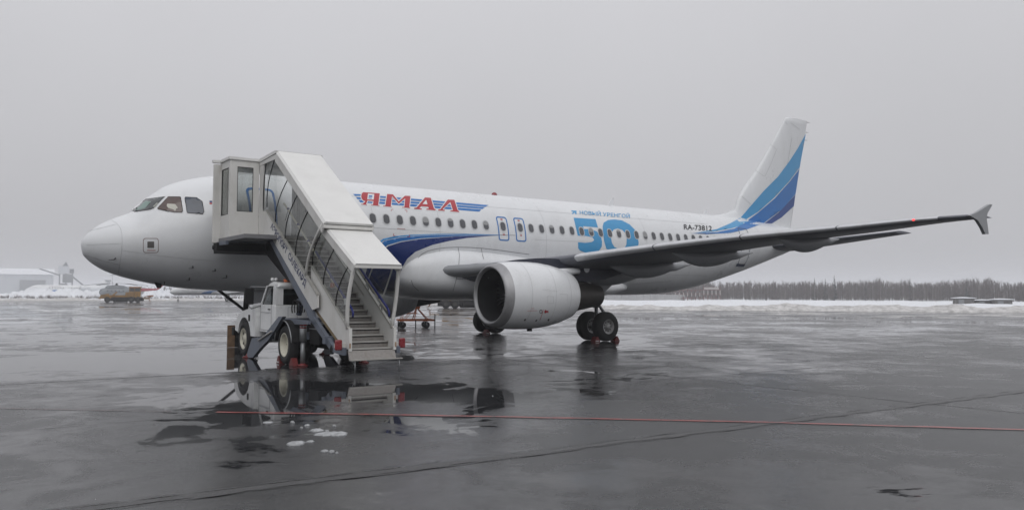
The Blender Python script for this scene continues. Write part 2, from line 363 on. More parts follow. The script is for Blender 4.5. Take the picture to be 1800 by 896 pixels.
def strip(name, pts, width, material, z, jag=0.0, step=0.25):
    """a ragged ribbon lying on the ground along a polyline of (x, y)"""
    vs = []; rows = []
    P = [Vector((p[0], p[1])) for p in pts]
    dense = []
    for a, b in zip(P[:-1], P[1:]):
        k = max(1, int((b-a).length/step)); dense += [a.lerp(b, i/k) for i in range(k)]
    dense.append(P[-1])
    for i, q in enumerate(dense):
        t = (dense[min(i+1, len(dense)-1)]-dense[max(i-1, 0)]).normalized(); nn = Vector((-t.y, t.x))
        j0 = noise.noise((q.x*2.3, q.y*2.3, 1.0))*jag; j1 = noise.noise((q.x*2.3, q.y*2.3, 9.0))*jag
        rows.append((q+nn*(width/2+j0), q-nn*(width/2+j1)))
    for a, b in rows: vs += [(a.x, a.y, z), (b.x, b.y, z)]
    fs = [(2*i, 2*i+1, 2*i+3, 2*i+2) for i in range(len(rows)-1)]
    return tag(MB().add(vs, fs).build(name, material), kind='structure')
g2 = lambda u, v: tuple(onz(u, v)[:2])
J = [(-9, -20.42+.041*9), (45, -20.42-.041*45)]
off = 0.11
strip('joint_seal', [(a, b+off) for a, b in J], 0.020, SEAL, 0.008, 0.055, 0.06)
strip('joint_seal', [(a, b-off) for a, b in J], 0.016, SEAL, 0.008, 0.055, 0.06)
strip('joint_fill', J, 0.15, mat('patch_asphalt', (0.042, 0.042, 0.043), 0.33, var=0.4, scale=14, bump=0.8, bscale=40), 0.004, 0.04)
a, b = g2(0, 676), g2(640, 641); strip('joint_seal', [(a[0]-20, a[1]-0.2), a, b, g2(840, 631), g2(1300, 601), g2(1560, 592)], 0.06, SEAL, 0.004, 0.04)
strip('joint_seal', [g2(900, 632), g2(1250, 669), g2(1605, 707)], 0.045, SEAL, 0.004, 0.02)
strip('joint_seal', [g2(1640, 710), g2(1800, 726), g2(1990, 746)], 0.03, SEAL, 0.004, 0.02, 0.1)
strip('joint_seal', [g2(1290, 657), g2(1480, 641), g2(1800, 614)], 0.05, SEALW, 0.004, 0.05)
strip('joint_seal', [g2(60, 754), g2(290, 735)], 0.02, SEALW, 0.004, 0.02, 0.1)
strip('painted_line', [g2(380, 724.5), g2(620, 728), g2(900, 733), g2(1350, 742.5), g2(1800, 755.5), g2(2100, 765)], 0.09, LRED, 0.010, 0.025, 0.1)
strip('painted_line', [g2(-60, 716), g2(120, 720), g2(300, 723.5)], 0.05, mat('faded_red_paint', (0.085, 0.04, 0.04), 0.25, var=0.4, scale=6), 0.006, 0.03, 0.1)

# ---- snow beyond the apron edge
EDGE = []   # filled below once polar() exists
def polar(u, dist):     # ground point at a distance in the direction of a photo column
    q = ray(u, 517); q2 = np.array([q[0], q[1]])/math.hypot(q[0], q[1]); return CAM[0]+q2[0]*dist, CAM[1]+q2[1]*dist
EDGE += [polar(-420, 225), polar(0, 222), polar(250, 226), polar(450, 228), polar(560, 205), polar(700, 150), polar(850, 118), (67, 50.2), (70.4, 40.3), (84, 26.3), (96.8, 13.2), (130, -16), (190, -70), (260, -130)]
def snow(name, offs, heights, material, amp, step_r, z0=0.0, jag=0.0):
    ctr = Vector((CAM[0], CAM[1])); pts = []
    for a, b in zip(EDGE[:-1], EDGE[1:]):
        a = Vector(a); b = Vector(b); k = max(1, int((b-a).length/step_r)); pts += [a.lerp(b, i/k) for i in range(k)]
    rings = []
    for p in pts:
        dr = (p-ctr).normalized(); row = []
        left = p.y > 110
        for o, h in zip(offs, heights):
            jo = noise.noise((p.x*0.35, p.y*0.35, 4.4))*jag*(1.5 if left else 1)
            q = p+dr*(o*(1.6 if left else 1.0)+jo)
            nz = noise.fractal((q.x*0.22, q.y*0.22, 0.3), 0.7, 2.1, 6)+0.6*noise.noise((q.x*1.1, q.y*1.1, 2.0))
            hh = (h*(0.75 if left else 1.0)+max(-0.85*h, amp*nz*min(1, h*1.6))) if h > 0 else h
            row.append((q.x, q.y, z0+hh))
        rings.append(row)
    mb = MB().loft(rings, closed=False, caps=False)
    return tag(mb.build(name, material, fix=False), kind='structure')
snow('snow_field', [1.2, 3, 5, 8, 13, 22, 40, 90, 200, 500, 1500], [-0.05, 0.45, 0.62, 0.62, 0.60, 0.62, 0.6, 0.55, 0.4, 0.3, 0.2], SNOW, 0.22, 1.6)
snow('snow_bank', [0, 0.25, 0.6, 1.0, 1.5, 2.1, 2.8, 3.6, 4.6, 6.0], [-0.05, 0.10, 0.22, 0.34, 0.46, 0.56, 0.60, 0.56, 0.40, -0.05], DSNOW, 0.38, 0.45, jag=0.6)

# ---- distant woods
BARK = mat('bare_birch_twigs', (0.088, 0.070, 0.063), 0.9, var=0.25, scale=0.3)
BARKW = mat('birch_trunk_pale', (0.33, 0.31, 0.29), 0.9, var=0.3, scale=2)
def bare_tree(mb, x, y, h, rng, dens=26, w=1.0):
    r = 0.05*h/7*w
    a = [(x+r*math.cos(2.1*k), y+r*math.sin(2.1*k), -0.3) for k in range(3)]
    mb.add(a+[(x+rng.uniform(-.3, .3), y, h*0.86)], [(0,1,3),(1,2,3),(2,0,3)])
    for _ in range(dens):
        t = rng.uniform(0.10, 0.80); z0 = h*t; L = h*rng.uniform(0.10, 0.27)*(1.2-t*0.6); az = rng.uniform(0, 6.28); sp_ = rng.uniform(0.2, 0.6)
        ex, ey = math.cos(az)*L*sp_, math.sin(az)*L*sp_
        ww = rng.uniform(0.03, 0.085)*w
        px, py = -math.sin(az)*ww, math.cos(az)*ww
        mb.add([(x-px, y-py, z0), (x+px, y+py, z0), (x+ex+rng.uniform(-.3, .3), y+ey, z0+L)], [(0,1,2)])
        mb.add([(x+ex*.5-px, y+ey*.5, z0+L*.5), (x+ex*.5+px, y+ey*.5, z0+L*.5+.05), (x+ex*.5+rng.uniform(-.6, .6), y+ey*.5+rng.uniform(-.6, .6), z0+L*1.15)], [(0,1,2)])
rng = random.Random(3)
mb = MB(); mw = MB()
for i in range(4200):
    u = rng.uniform(1040, 1990); dist = rng.uniform(250, 360)
    x, y = polar(u, dist); cl = noise.noise((u*0.012, 0.0, 5.0))*1.9+noise.noise((u*0.06, 0.0, 1.0))*1.6
    hh = (6.7+cl+rng.uniform(-2.2, 1.1))*dist/300
    bare_tree(mb, x, y, hh, rng, 26)
    if rng.random() < 0.10: mw.tube((x-.3, y-.3, 0), (x-.2, y-.3, hh*0.8), 0.045, 0.015, n=4, caps=False)
tag(mb.build('birch_wood', BARK, fix=False), 'grey leafless birch wood beyond the snow field', 'woods', kind='stuff')
tag(mw.build('birch_trunks', BARKW, fix=False), 'pale thin birch trunks along the front of the wood', 'tree trunks', kind='stuff')
mb = MB()
for i in range(1500):
    u = rng.uniform(150, 700); dist = rng.uniform(560, 640); x, y = polar(u, dist)
    bare_tree(mb, x, y, rng.uniform(4.5, 7.0), rng, 18, 2.0)
tag(mb.build('far_wood', BARK, fix=False), 'low dark line of leafless trees far behind the parked jet', 'woods', kind='stuff')
SPR = mat('spruce_needles', (0.028, 0.036, 0.030), 0.9, var=0.3)
for i, (u, dist, h) in enumerate(((1432, 262, 7.3), (1451, 258, 6.9), (1467, 255, 8.0), (1600, 258, 7.0), (1522, 262, 6.4), (1700, 250, 6.6))):
    x, y = polar(u, dist); t = empty('spruce_tree', (x, y, 0))
    words = ('second tallest', 'short', 'tallest', 'lone slim', 'small', 'broad low')[i]
    tag(t, '%s dark spruce rising among the grey birches' % words, 'tree', 'dark spruces in the wood')
    MB().tube((0,0,-.3), (0,0,h), 0.11, 0.02, n=6).build('trunk', BARK, t)
    c = MB()
    for k in range(150):
        tt = rng.uniform(0.08, 0.99); z = h*tt; L = (1-tt)*h*0.13+0.1; az = rng.uniform(0, 6.28)
        c.add([(0.0, 0.0, z), (math.cos(az-.2)*L, math.sin(az-.2)*L, z-L*.45), (math.cos(az+.2)*L*.9, math.sin(az+.2)*L*.9, z-L*.55), (0, 0, z+.12)], [(0,1,2),(3,1,2)])
    c.build('crown', SPR, t, fix=False)

# ---- fence, sheds and the red array by the wood
FCON = mat('fence_concrete', (0.33, 0.33, 0.33), 0.8, var=0.15, scale=0.7)
fx0, fy0 = polar(1000, 215); fx1, fy1 = polar(1205, 235)
fe = empty('perimeter_fence', (fx0, fy0, 0)); tag(fe, 'low grey panel fence behind the snow field, left of the wood', 'fence')
NP_ = 16; dxf, dyf = (fx1-fx0)/NP_, (fy1-fy0)/NP_
for k in range(NP_):
    p0 = Vector((dxf*k, dyf*k, 0)); p1 = Vector((dxf*(k+.95), dyf*(k+.95), 0))
    MB().bar(p0+Vector((0,0,.95)), p1+Vector((0,0,.95)), 0.12, 2.1).build('panel', FCON, fe)
    MB().bar(p0+Vector((0,0,-.1)), p0+Vector((0,0,2.15)), 0.2, 0.2, up=(1,0,0)).build('post', FCON, fe)
AX, AY = polar(1228, 235); aa = empty('antenna_array', (AX, AY, 0), -YAW); tag(aa, 'red and white lattice antenna array standing before the bare wood', 'antenna')
ARED = mat('array_red', (0.15, 0.06, 0.055), 0.7, var=0.2); AWH = mat('array_white', (0.36, 0.33, 0.32), 0.6)
for k in range(12):
    xx = -6.6+k*1.15
    hgt = 3.4 if k < 7 else 4.4
    MB().bar((xx, 0, -.2), (xx, 0, hgt), 0.16, 0.16, up=(1,0,0)).build('post', ARED, aa)
    MB().box((xx-.12, -.25, hgt*0.45), (xx+.12, -.12, hgt*0.75)).build('element', AWH, aa)
for z in (1.0, 2.2, 3.3): MB().bar((-6.8, 0.1, z), (6.2, 0.1, z), 0.12, 0.14).build('beam', ARED, aa)
MB().box((1.5, -.4, 3.5), (5.6, .6, 4.1)).build('cabinet', AWH, aa)
SHW = mat('shed_boards', (0.15, 0.145, 0.14), 0.85, var=0.2)
for (u, dist, w, h, lab) in ((1693, 150, 2.6, 1.5, 'small grey shed with a snow-topped roof at the wood edge'), (1730, 152, 2.8, 1.15, 'low long grey shed under snow beside two others'), (1760, 150, 2.4, 1.3, 'low grey shed with a pale overhanging snowy roof')):
    x, y = polar(u, dist); s = empty('shed', (x, y, 0), -YAW-math.radians(20)); tag(s, lab, 'shed', 'sheds by the wood')
    MB().box((-w/2, -1.5, 0), (w/2, 1.5, h)).build('wall', SHW, s)
    MB().prism([(-w/2-.3, h+.002), (w/2+.3, h+.002), (w/2+.2, h+.08), (0, h+.2), (-w/2-.2, h+.08)], 'y', -1.8, 1.8).build('roof', SNOW, s)
    MB().box((-w/2+.4, -1.54, 0.2), (-w/2+1.2, -1.503, h-.2)).build('door', STEEL, s)

# ---- hangar, batching plant, mounds at the far left
HX, HY = polar(-60, 645); hg = empty('hangar', (HX, HY, 0), -(YAW-0.55)); hg.scale = (1.5, 1.5, 1.5); tag(hg, 'long pale hangar with a snow-covered roof', 'hangar')
HW = mat('hangar_cladding', (0.48, 0.50, 0.52), 0.6, var=0.06, scale=0.4)
MB().box((-60, -10, 0), (33, 14, 9.5)).build('wall', HW, hg)
for k in range(23): MB().box((-58+k*4, -10.12, .3), (-57.85+k*4, -10.003, 9.3)).build('wall_rib', HW, hg)
MB().prism([(-10.6, 9.503), (14.6, 9.503), (2, 12.4)], 'x', -60.6, 33.6).build('roof', SNOW, hg)
MB().box((20, -10.2, 0), (30, -10.005, 7)).build('door', STEEL, hg)
TX, TY = polar(115, 570); tw = empty('batching_plant', (TX, TY, 0), -(YAW-0.5)); tw.scale = (1.5, 1.5, 1.5); tag(tw, 'tall grey concrete batching tower with a sloping conveyor beside the hangar', 'tower')
TWM = mat('plant_steel', (0.17, 0.18, 0.19), 0.7, var=0.25, scale=0.6)
for xx in (-2.3, 0, 2.3):
    for yy_ in (-2, 2): MB().bar((xx, yy_, 0), (xx, yy_, 11.0), 0.45, 0.45, up=(1,0,0)).build('leg', TWM, tw)
MB().box((-2.2, -2.2, 2.0), (0.6, 2.2, 5.2)).build('bin', TWM, tw); MB().box((-1.2, -2.3, 5.6), (2.6, 2.1, 9.0)).build('bin', TWM, tw)
MB().box((-2.8, -2.4, 9.2), (1.0, 2.2, 12.3)).build('housing', HW, tw); MB().box((1.2, -2.0, 9.4), (2.9, 1.8, 11.2)).build('housing', TWM, tw)
MB().prism([(-1.4, 12.302), (0.8, 12.302), (-.1, 14.2)], 'y', -1.5, 1.5).build('cap', TWM, tw)
MB().bar((2.4, 0, 8.0), (10.5, 0, 1.0), 1.0, 0.55).build('conveyor', TWM, tw); MB().bar((5.6, 0, 0), (5.6, 0, 4.8), .3, .3, up=(1,0,0)).build('post', TWM, tw)
MB().bar((-9.5, 0, 11.1), (-2.4, 0, 8.6), 0.9, 0.5).build('conveyor', TWM, tw)
def mound(u, dist, w, dpt, h, seed):
    x, y = polar(u, dist); rings = []
    for i in range(19):
        row = []
        for j in range(61):
            a = (j/60-.5)*2; b_ = (i/18-.5)*2; rr = a*a+b_*b_
            hh = max(0, (1-rr))**0.6*h*(0.75+0.6*noise.fractal((a*4+seed, b_*3, seed), 0.8, 2.1, 5)) if rr < 1 else -0.3
            row.append((a*w/2, b_*dpt/2, hh))
        rings.append(row)
    o = MB().loft(rings, closed=False, caps=False).build('snow_mound', SNOW, fix=False)
    o.location = (x, y, 0.1); o.rotation_euler = (0, 0, -YAW+0.4); return tag(o, kind='structure')
mound(105, 275, 26, 14, 3.3, 1.0); mound(15, 290, 34, 12, 1.9, 4.0); mound(160, 290, 18, 10, 2.5, 7.0); mound(278, 360, 13, 10, 4.4, 11.0); mound(170, 380, 14, 10, 4.4, 15.0); mound(66, 280, 16, 10, 2.7, 19.0)
SCRUB = MB(); 
for i in range(700):
    x, y = polar(rng.uniform(-40, 440), rng.uniform(240, 262)); h = rng.uniform(.4, 1.2)
    for k in range(3): SCRUB.add([(x, y, .4), (x+.08, y, .4), (x+rng.uniform(-.5, .5), y, .4+h)], [(0,1,2)])
tag(SCRUB.build('dry_scrub', BARK, fix=False), 'dry brown scrub poking through snow past the apron edge', 'scrub', kind='stuff')

# ================================================================ THE AIRLINER  (nose at x = 0, tail at +x, port side faces -y)
PLN = empty('airliner', (17.71, 0, 0)); tag(PLN, 'white twin-engine airliner with blue tail stripes parked on the wet apron', 'airplane')
class _PB(MB):       # build parts of the airliner in world coordinates
    def build(s, name, material, parent=None, fix=True):
        o = super().build(name, material, parent if parent is not None else PLN, fix)
        if parent is None or parent is PLN: o.matrix_parent_inverse = Matrix.Translation((-17.71, 0, 0))
        return o
top_px = [(143.2,424),(148.8,414.7),(161,403.8),(173.8,395),(194,385.6),(212.8,378.8),(231.6,371.9),(242.5,361.6),(255,349),(267.5,341),(286,329),(305,321.9),(330,315.6),(355,311.6),(370.6,310)]
bot_px = [(143,437),(144.2,444.4),(152,455),(164,464.7),(183,475.6),(211,485.6),(248.8,495),(286,502),(330,507.5),(380,510.5),(411,512)]
ZN = 3.28
tp = [ony(u, v, 0) for u, v in top_px]; bt = [ony(u, v, 0) for u, v in bot_px]
x0n = ony(142, 430, 0)[0]
tl = [(0, ZN)]+[(max(p[0]-x0n, 0.012), p[2]) for p in tp]; bl = [(0, ZN)]+[(max(p[0]-x0n, 0.012), p[2]) for p in bt]
def mono(l):
    out = [l[0]]
    for q in l[1:]:
        if q[0] > out[-1][0]+0.01: out.append(q)
    return out
tl = mono(tl); bl = mono(bl)
tl = [(math.sqrt(a), b) for a, b in tl if a < 4.1]+[(math.sqrt(a), b) for a, b in ((5.2, 5.90), (6.5, 5.94), (24, 5.94), (27, 5.93), (30, 5.88), (33, 5.74), (35.5, 5.56), (37.2, 5.36), (37.57, 5.28))]
bl = [(math.sqrt(a), b) for a, b in bl if a < 4.4]+[(math.sqrt(a), b) for a, b in ((5.5, 1.83), (7, 1.80), (22.5, 1.80), (24.73, 1.86), (26.73, 2.10), (29, 2.58), (31.09, 3.10), (33, 3.62), (35.02, 4.19), (37.0, 4.78), (37.57, 4.98))]
ZT_ = pchip(*zip(*tl)); ZB_ = pchip(*zip(*bl))
wl_ = [(0,0),(0.03,.2),(0.12,.40),(0.3,.63),(0.6,.86),(1.0,1.08),(1.5,1.29),(2,1.45),(3,1.70),(4,1.86),(5,1.945),(6.2,1.975),(23.5,1.975),(26,1.90),(28,1.76),(30,1.55),(32,1.26),(34,.90),(36,.50),(37.3,.24),(37.57,.18)]
W_ = pchip([math.sqrt(a) for a, b in wl_], [b for a, b in wl_])
zm_ = [(0,ZN),(0.5,3.30),(1.5,3.38),(3,3.60),(5,3.84),(6.5,3.87),(23,3.87),(28,4.2),(32,4.6),(36,5.0),(37.57,5.13)]
ZM_ = pchip([math.sqrt(a) for a, b in zm_], [b for a, b in zm_])
sq = lambda x: np.sqrt(np.maximum(x, 0))
def fus(x):
    s = sq(np.asarray(x, float)); return W_(s), ZT_(s), ZB_(s), ZM_(s)
def fus_y(x, z):           # half width of the skin at a height
    w, zt, zb, zm = fus(x); h = np.where(z > zm, zt-zm, zm-zb); q = 1-((z-zm)/np.maximum(h, 1e-3))**2
    return w*np.sqrt(np.maximum(q, 0))
def fus_hit(u, v, ylim=0.0):           # photo pixel -> point on the port skin
    dd = ray(u, v); t0 = (-2.3-CAM[1])/dd[1]; t1 = (ylim-CAM[1])/dd[1]
    ts = np.linspace(t0, t1, 80); P = CAM[None]+ts[:, None]*dd[None]
    g = fus_y(P[:, 0], P[:, 2])+P[:, 1]
    k = np.argmax(g >= 0) if (g >= 0).any() else int(np.argmax(g))
    if k == 0 or not (g >= 0).any(): return P[k]
    a, b = ts[k-1], ts[k]
    for _ in range(24):
        c = (a+b)/2; q = CAM+c*dd
        if fus_y(q[0], q[2])+q[1] >= 0: b = c
        else: a = c
    return CAM+b*dd
def fus_off(p, off):
    x, y, z = p; e = 0.01; w, zt, zb, zm = fus(x); h = (zt-zm) if z > zm else (zm-zb)
    def G(x_, y_, z_):
        w_, t_, b_, m_ = fus(x_); hh = (t_-m_) if z_ > m_ else (m_-b_); return (y_/max(w_, .05))**2+((z_-m_)/max(hh, .05))**2
    g = np.array([(G(x+e, y, z)-G(x-e, y, z)), (G(x, y+e, z)-G(x, y-e, z)), (G(x, y, z+e)-G(x, y, z-e))]); nn = np.linalg.norm(g)
    return np.array(p)+g/max(nn, 1e-9)*off
# fuselage skin
sx = np.concatenate([np.linspace(0.02, 2.0, 46)**2, np.linspace(4.3, 24, 40), np.linspace(24.5, 37.57, 30)])
rings = []
for x in sx:
    w, zt, zb, zm = fus(x); ring = []
    for k in range(72):
        an = 2*math.pi*k/72; c, s = math.cos(an), math.sin(an); ring.append((x, w*c, zm+(s*(zt-zm) if s > 0 else s*(zm-zb))))
    rings.append(ring)
FUS = _PB().loft(rings).build('fuselage', PLANE_W)
_PB().lathe([(0, .10), (.16, .11), (.16, .09), (0.02, .05)], (37.55, 0, 5.13), n=16).build('exhaust', HOT)

# ---- decals: polygons laid on a skin, finely divided so that they hug it
def inside(px, py, loops):
    c = False
    for L in loops:
        j = len(L)-1
        for i in range(len(L)):
            if (L[i][1] > py) != (L[j][1] > py) and px < (L[j][0]-L[i][0])*(py-L[i][1])/(L[j][1]-L[i][1])+L[i][0]: c = not c
            j = i
    return c
def triangulate(loops, cell):
    vs = []; es = []
    for L in loops:
        dense = []
        for i in range(len(L)):
            a = L[i]; b = L[(i+1) % len(L)]; dd = math.hypot(b[0]-a[0], b[1]-a[1]); k = max(1, int(math.ceil(dd/cell)))
            dense += [(a[0]+(b[0]-a[0])*t/k, a[1]+(b[1]-a[1])*t/k) for t in range(k)]
        o = len(vs); n_ = len(dense); vs += dense; es += [(o+i, o+(i+1) % n_) for i in range(n_)]
    xs = [v[0] for v in vs]; ys = [v[1] for v in vs]
    x = min(xs)+cell*.5
    while x < max(xs):
        y = min(ys)+cell*.5
        while y < max(ys):
            if inside(x, y, loops): vs.append((x, y))
            y += cell
        x += cell
    r = delaunay_2d_cdt([Vector(v) for v in vs], es, [], 0, 1e-6)
    out = []
    for f in r[2]:
        cx = sum(r[0][i].x for i in f)/3; cy = sum(r[0][i].y for i in f)/3
        if inside(cx, cy, loops): out.append(tuple(f))
    return [(v.x, v.y) for v in r[0]], out
def decal_px(name, loops, material, off=0.004, cell=5.0, hit=fus_hit, push=fus_off, parent=None, label=None):
    v2, tris = triangulate(loops, cell)
    used = sorted({i for t in tris for i in t}); ix = {i: k for k, i in enumerate(used)}
    pts = [push(hit(*v2[i]), off) for i in used]
    o = _PB().add(pts, [tuple(ix[i] for i in t) for t in tris], True).build(name, material, parent)
    if label: o['label'] = label
    return o
def xz_hit(x, z): return np.array([x, -float(fus_y(x, z)), z])
def decal_xz(name, loops, material, off=0.004, cell=0.12, parent=None, label=None): return decal_px(name, loops, material, off, cell, xz_hit, fus_off, parent, label)
def ribbon(pts, w):
    L, R_ = [], []
    for i, p in enumerate(pts):
        a = pts[max(i-1, 0)]; b = pts[min(i+1, len(pts)-1)]; dx, dy = b[0]-a[0], b[1]-a[1]; n_ = math.hypot(dx, dy)
        L.append((p[0]-dy/n_*w/2, p[1]+dx/n_*w/2)); R_.append((p[0]+dy/n_*w/2, p[1]-dx/n_*w/2))
    return [L+R_[::-1]]
def rrect(x0, y0, x1, y1, r, n=5):
    out = []
    for cx, cy, a0 in ((x1-r, y1-r, 0), (x0+r, y1-r, 90), (x0+r, y0+r, 180), (x1-r, y0+r, 270)):
        for k in range(n+1):
            a = math.radians(a0+90*k/n); out.append((cx+r*math.cos(a), cy+r*math.sin(a)))
    return out
def grow(loop, dlt):
    n_ = len(loop); area = sum(loop[i][0]*loop[(i+1) % n_][1]-loop[(i+1) % n_][0]*loop[i][1] for i in range(n_)); sg = 1 if area > 0 else -1
    out = []
    for i in range(n_):
        a, p, b = loop[i-1], loop[i], loop[(i+1) % n_]
        e1 = (p[0]-a[0], p[1]-a[1]); e2 = (b[0]-p[0], b[1]-p[1]); l1 = math.hypot(*e1) or 1; l2 = math.hypot(*e2) or 1
        nx = sg*(e1[1]/l1+e2[1]/l2); ny = -sg*(e1[0]/l1+e2[0]/l2); ln = math.hypot(nx, ny) or 1; f = min(1.6, 2/ln)
        out.append((p[0]+nx/ln*dlt*f, p[1]+ny/ln*dlt*f))
    return out
def c8(l): return [(610+x/12, 330+y/12) for x, y in l]
def c4(l): return [(600+x/5, 310+y/5) for x, y in l]
def c5(l): return [(860+x/4.5, 350+y/4.5) for x, y in l]

# name stripes and letters on the front fuselage
for L in ([(103,155),(160,157),(1295,253),(1265,268),(165,172),(120,172)], [(128,182),(1262,272),(1240,287),(140,200)], [(150,208),(1232,292),(1212,310),(165,228)]):
    decal_px('name_stripe', [c4(L)], BLUE, 0.004)
YA = [c8([(345,98),(690,122),(655,370),(686,377),(684,387),(497,373),(499,363),(545,360),(556,285),(430,275),(400,348),(418,356),(415,367),(289,356),(294,346),(330,343),(385,290),(340,270),(306,235),(297,180),(312,118)]),
      c8([(440,125),(575,135),(560,255),(425,250)])]
EM = [c8([(845,135),(970,145),(1088,292),(1220,172),(1337,178),(1312,415),(1334,424),(1332,433),(1157,421),(1159,411),(1208,408),(1226,228),(1088,338),(948,185),(920,393),(946,399),(944,409),(756,393),(759,382),(805,380)])]
AA = [c4([(735,187),(785,190),(815,285),(829,291),(827,300),(745,294),(747,286),(768,284),(762,269),(702,264),(685,280),(706,284),(704,293),(636,287),(639,278),(660,275)]), c4([(745,207),(757,247),(712,244)])]
EL = [c4([(935,205),(993,208),(1022,300),(1036,307),(1034,316),(957,309),(959,301),(980,299),(957,228),(888,290),(909,296),(907,305),(849,301),(852,291),(870,290)])]
for L in (YA, EM, AA, EL):
    decal_px('name_outline', [grow(L[0], 1.25)], WHITE, 0.007)
    if len(L) > 1: pass
    decal_px('name_letter', L, RED, 0.011)
decal_px('name_stripe', [c8([(458,165),(535,168),(530,200),(455,197)])], BLUE, 0.010)
decal_px('name_stripe', [c8([(452,216),(525,222),(522,238),(448,232)])], BLUE, 0.010)
# red corner marks round the cargo zone
for pts in ([(437,305),(440,291),(456,290)], [(557,296),(576,298),(576,316)]): decal_px('corner_mark', ribbon(c4(pts), 0.9), RED, 0.004, 3)
for pts in ([(459,503),(457,522),(474,523)], [(600,512),(598,531),(578,529)]): decal_px('corner_mark', ribbon(c4(pts), 1.0), RED, 0.012, 3)
decal_px('placard', [c4([(490,455),(562,459),(562,468),(490,464)])], mat('placard_pink', (0.5, 0.35, 0.35), 0.5), 0.004, 4)
# front swoosh
decal_px('swoosh', [c4([(300,600),(365,548),(470,525),(600,513),(850,505),(1100,505),(1380,512),(1380,514),(1000,511),(700,517),(520,532),(375,562),(300,620)])], SKYB, 0.004, 4, label='light blue upper band of the swoosh')
decal_px('swoosh', [c4([(270,660),(378,566),(522,537),(702,521),(1000,514),(1380,514.5),(1380,516),(1300,517),(1000,525),(700,543),(520,570),(405,604),(300,690)])], BLUE, 0.004, 4, label='mid blue band of the swoosh')
decal_px('swoosh', [c4([(200,900),(240,760),(320,680),(412,613),(522,577),(702,549),(1000,528),(1300,519),(1380,517),(1380,519),(1300,523),(1100,541),(950,566),(800,601),(650,662),(580,722),(540,790),(518,870),(505,960),(500,1030),(300,1030)])], NAVY, 0.004, 5, label='navy lower body of the swoosh')
decal_px('pin_stripe', ribbon([(876, 413), (890, 413.2), (906, 413.6)], 0.8), LINE, 0.004, 4)
# anniversary number and town name
decal_px('number', [c5([(667,147),(840,158),(860,224),(742,214),(748,236),(800,236),(850,255),(882,290),(892,335),(890,375),(868,408),(820,425),(760,422),(715,405),(703,385),(702,340),(760,345),(812,339),(831,322),(815,301),(765,291),(700,289)])], CYAN, 0.004, 4)
decal_px('number', [c5([(897,215),(905,185),(940,165),(990,160),(1050,168),(1110,200),(1150,240),(1172,290),(1182,345),(1172,395),(1140,425),(1085,437),(1020,430),(962,415),(925,390),(908,330),(900,270)]), c5([(1088,310),(1078,270),(1050,242),(1015,232),(985,240),(968,265),(962,300),(970,345),(990,378),(1030,395),(1066,390),(1084,360)])], CYAN, 0.004, 4)
decal_px('town_emblem', [c5([(650,90),(690,91),(691,120),(678,119),(678,104),(660,120),(652,112),(668,100),(650,99)])], CYAN, 0.004, 4)
def text_mesh(body, size=1.0, bold=0.0, shear=0.0, spacing=1.0):
    cu = bpy.data.curves.new('t', 'FONT'); cu.body = body; cu.size = size; cu.resolution_u = 3; cu.offset = bold; cu.shear = shear; cu.space_character = spacing
    o = bpy.data.objects.new('t', cu); COL.objects.link(o); dg = bpy.context.evaluated_depsgraph_get(); dg.update()
    me = o.evaluated_get(dg).to_mesh(); vs = [tuple(v.co) for v in me.vertices]; fs = [tuple(p.vertices) for p in me.polygons]
    o.evaluated_get(dg).to_mesh_clear(); bpy.data.objects.remove(o); bpy.data.curves.remove(cu)
    xs = [v[0] for v in vs]; ys = [v[1] for v in vs]; x0, x1, y1 = min(xs), max(xs), max(ys)
    return [((v[0]-x0)/(x1-x0), v[1]) for v in vs], fs
def text_px(name, body, p0, p1, up, capx, material, bold=0.0, off=0.014, shear=0.0):
    """text from photo pixel p0 to p1 along its baseline; up = pixel vector of one cap height"""
    vs, fs = text_mesh(body, 1.0, bold, shear); cap = capx
    pts = [fus_off(fus_hit(p0[0]+(p1[0]-p0[0])*a+up[0]*b/cap, p0[1]+(p1[1]-p0[1])*a+up[1]*b/cap), off) for a, b in vs]
    return _PB().add(pts, fs).build(name, material)
q = c5([(715,120),(1112,150),(0,0)]); text_px('town_name', 'НОВЫЙ УРЕНГОЙ', q[0], q[1], (-0.3, -6.0), 0.70, CYAN, 0.012)
text_px('registration', 'RA-73812', (1202, 403.0), (1251.5, 405.8), (-0.6, -8.6), 0.70, BLACKT, 0.016)

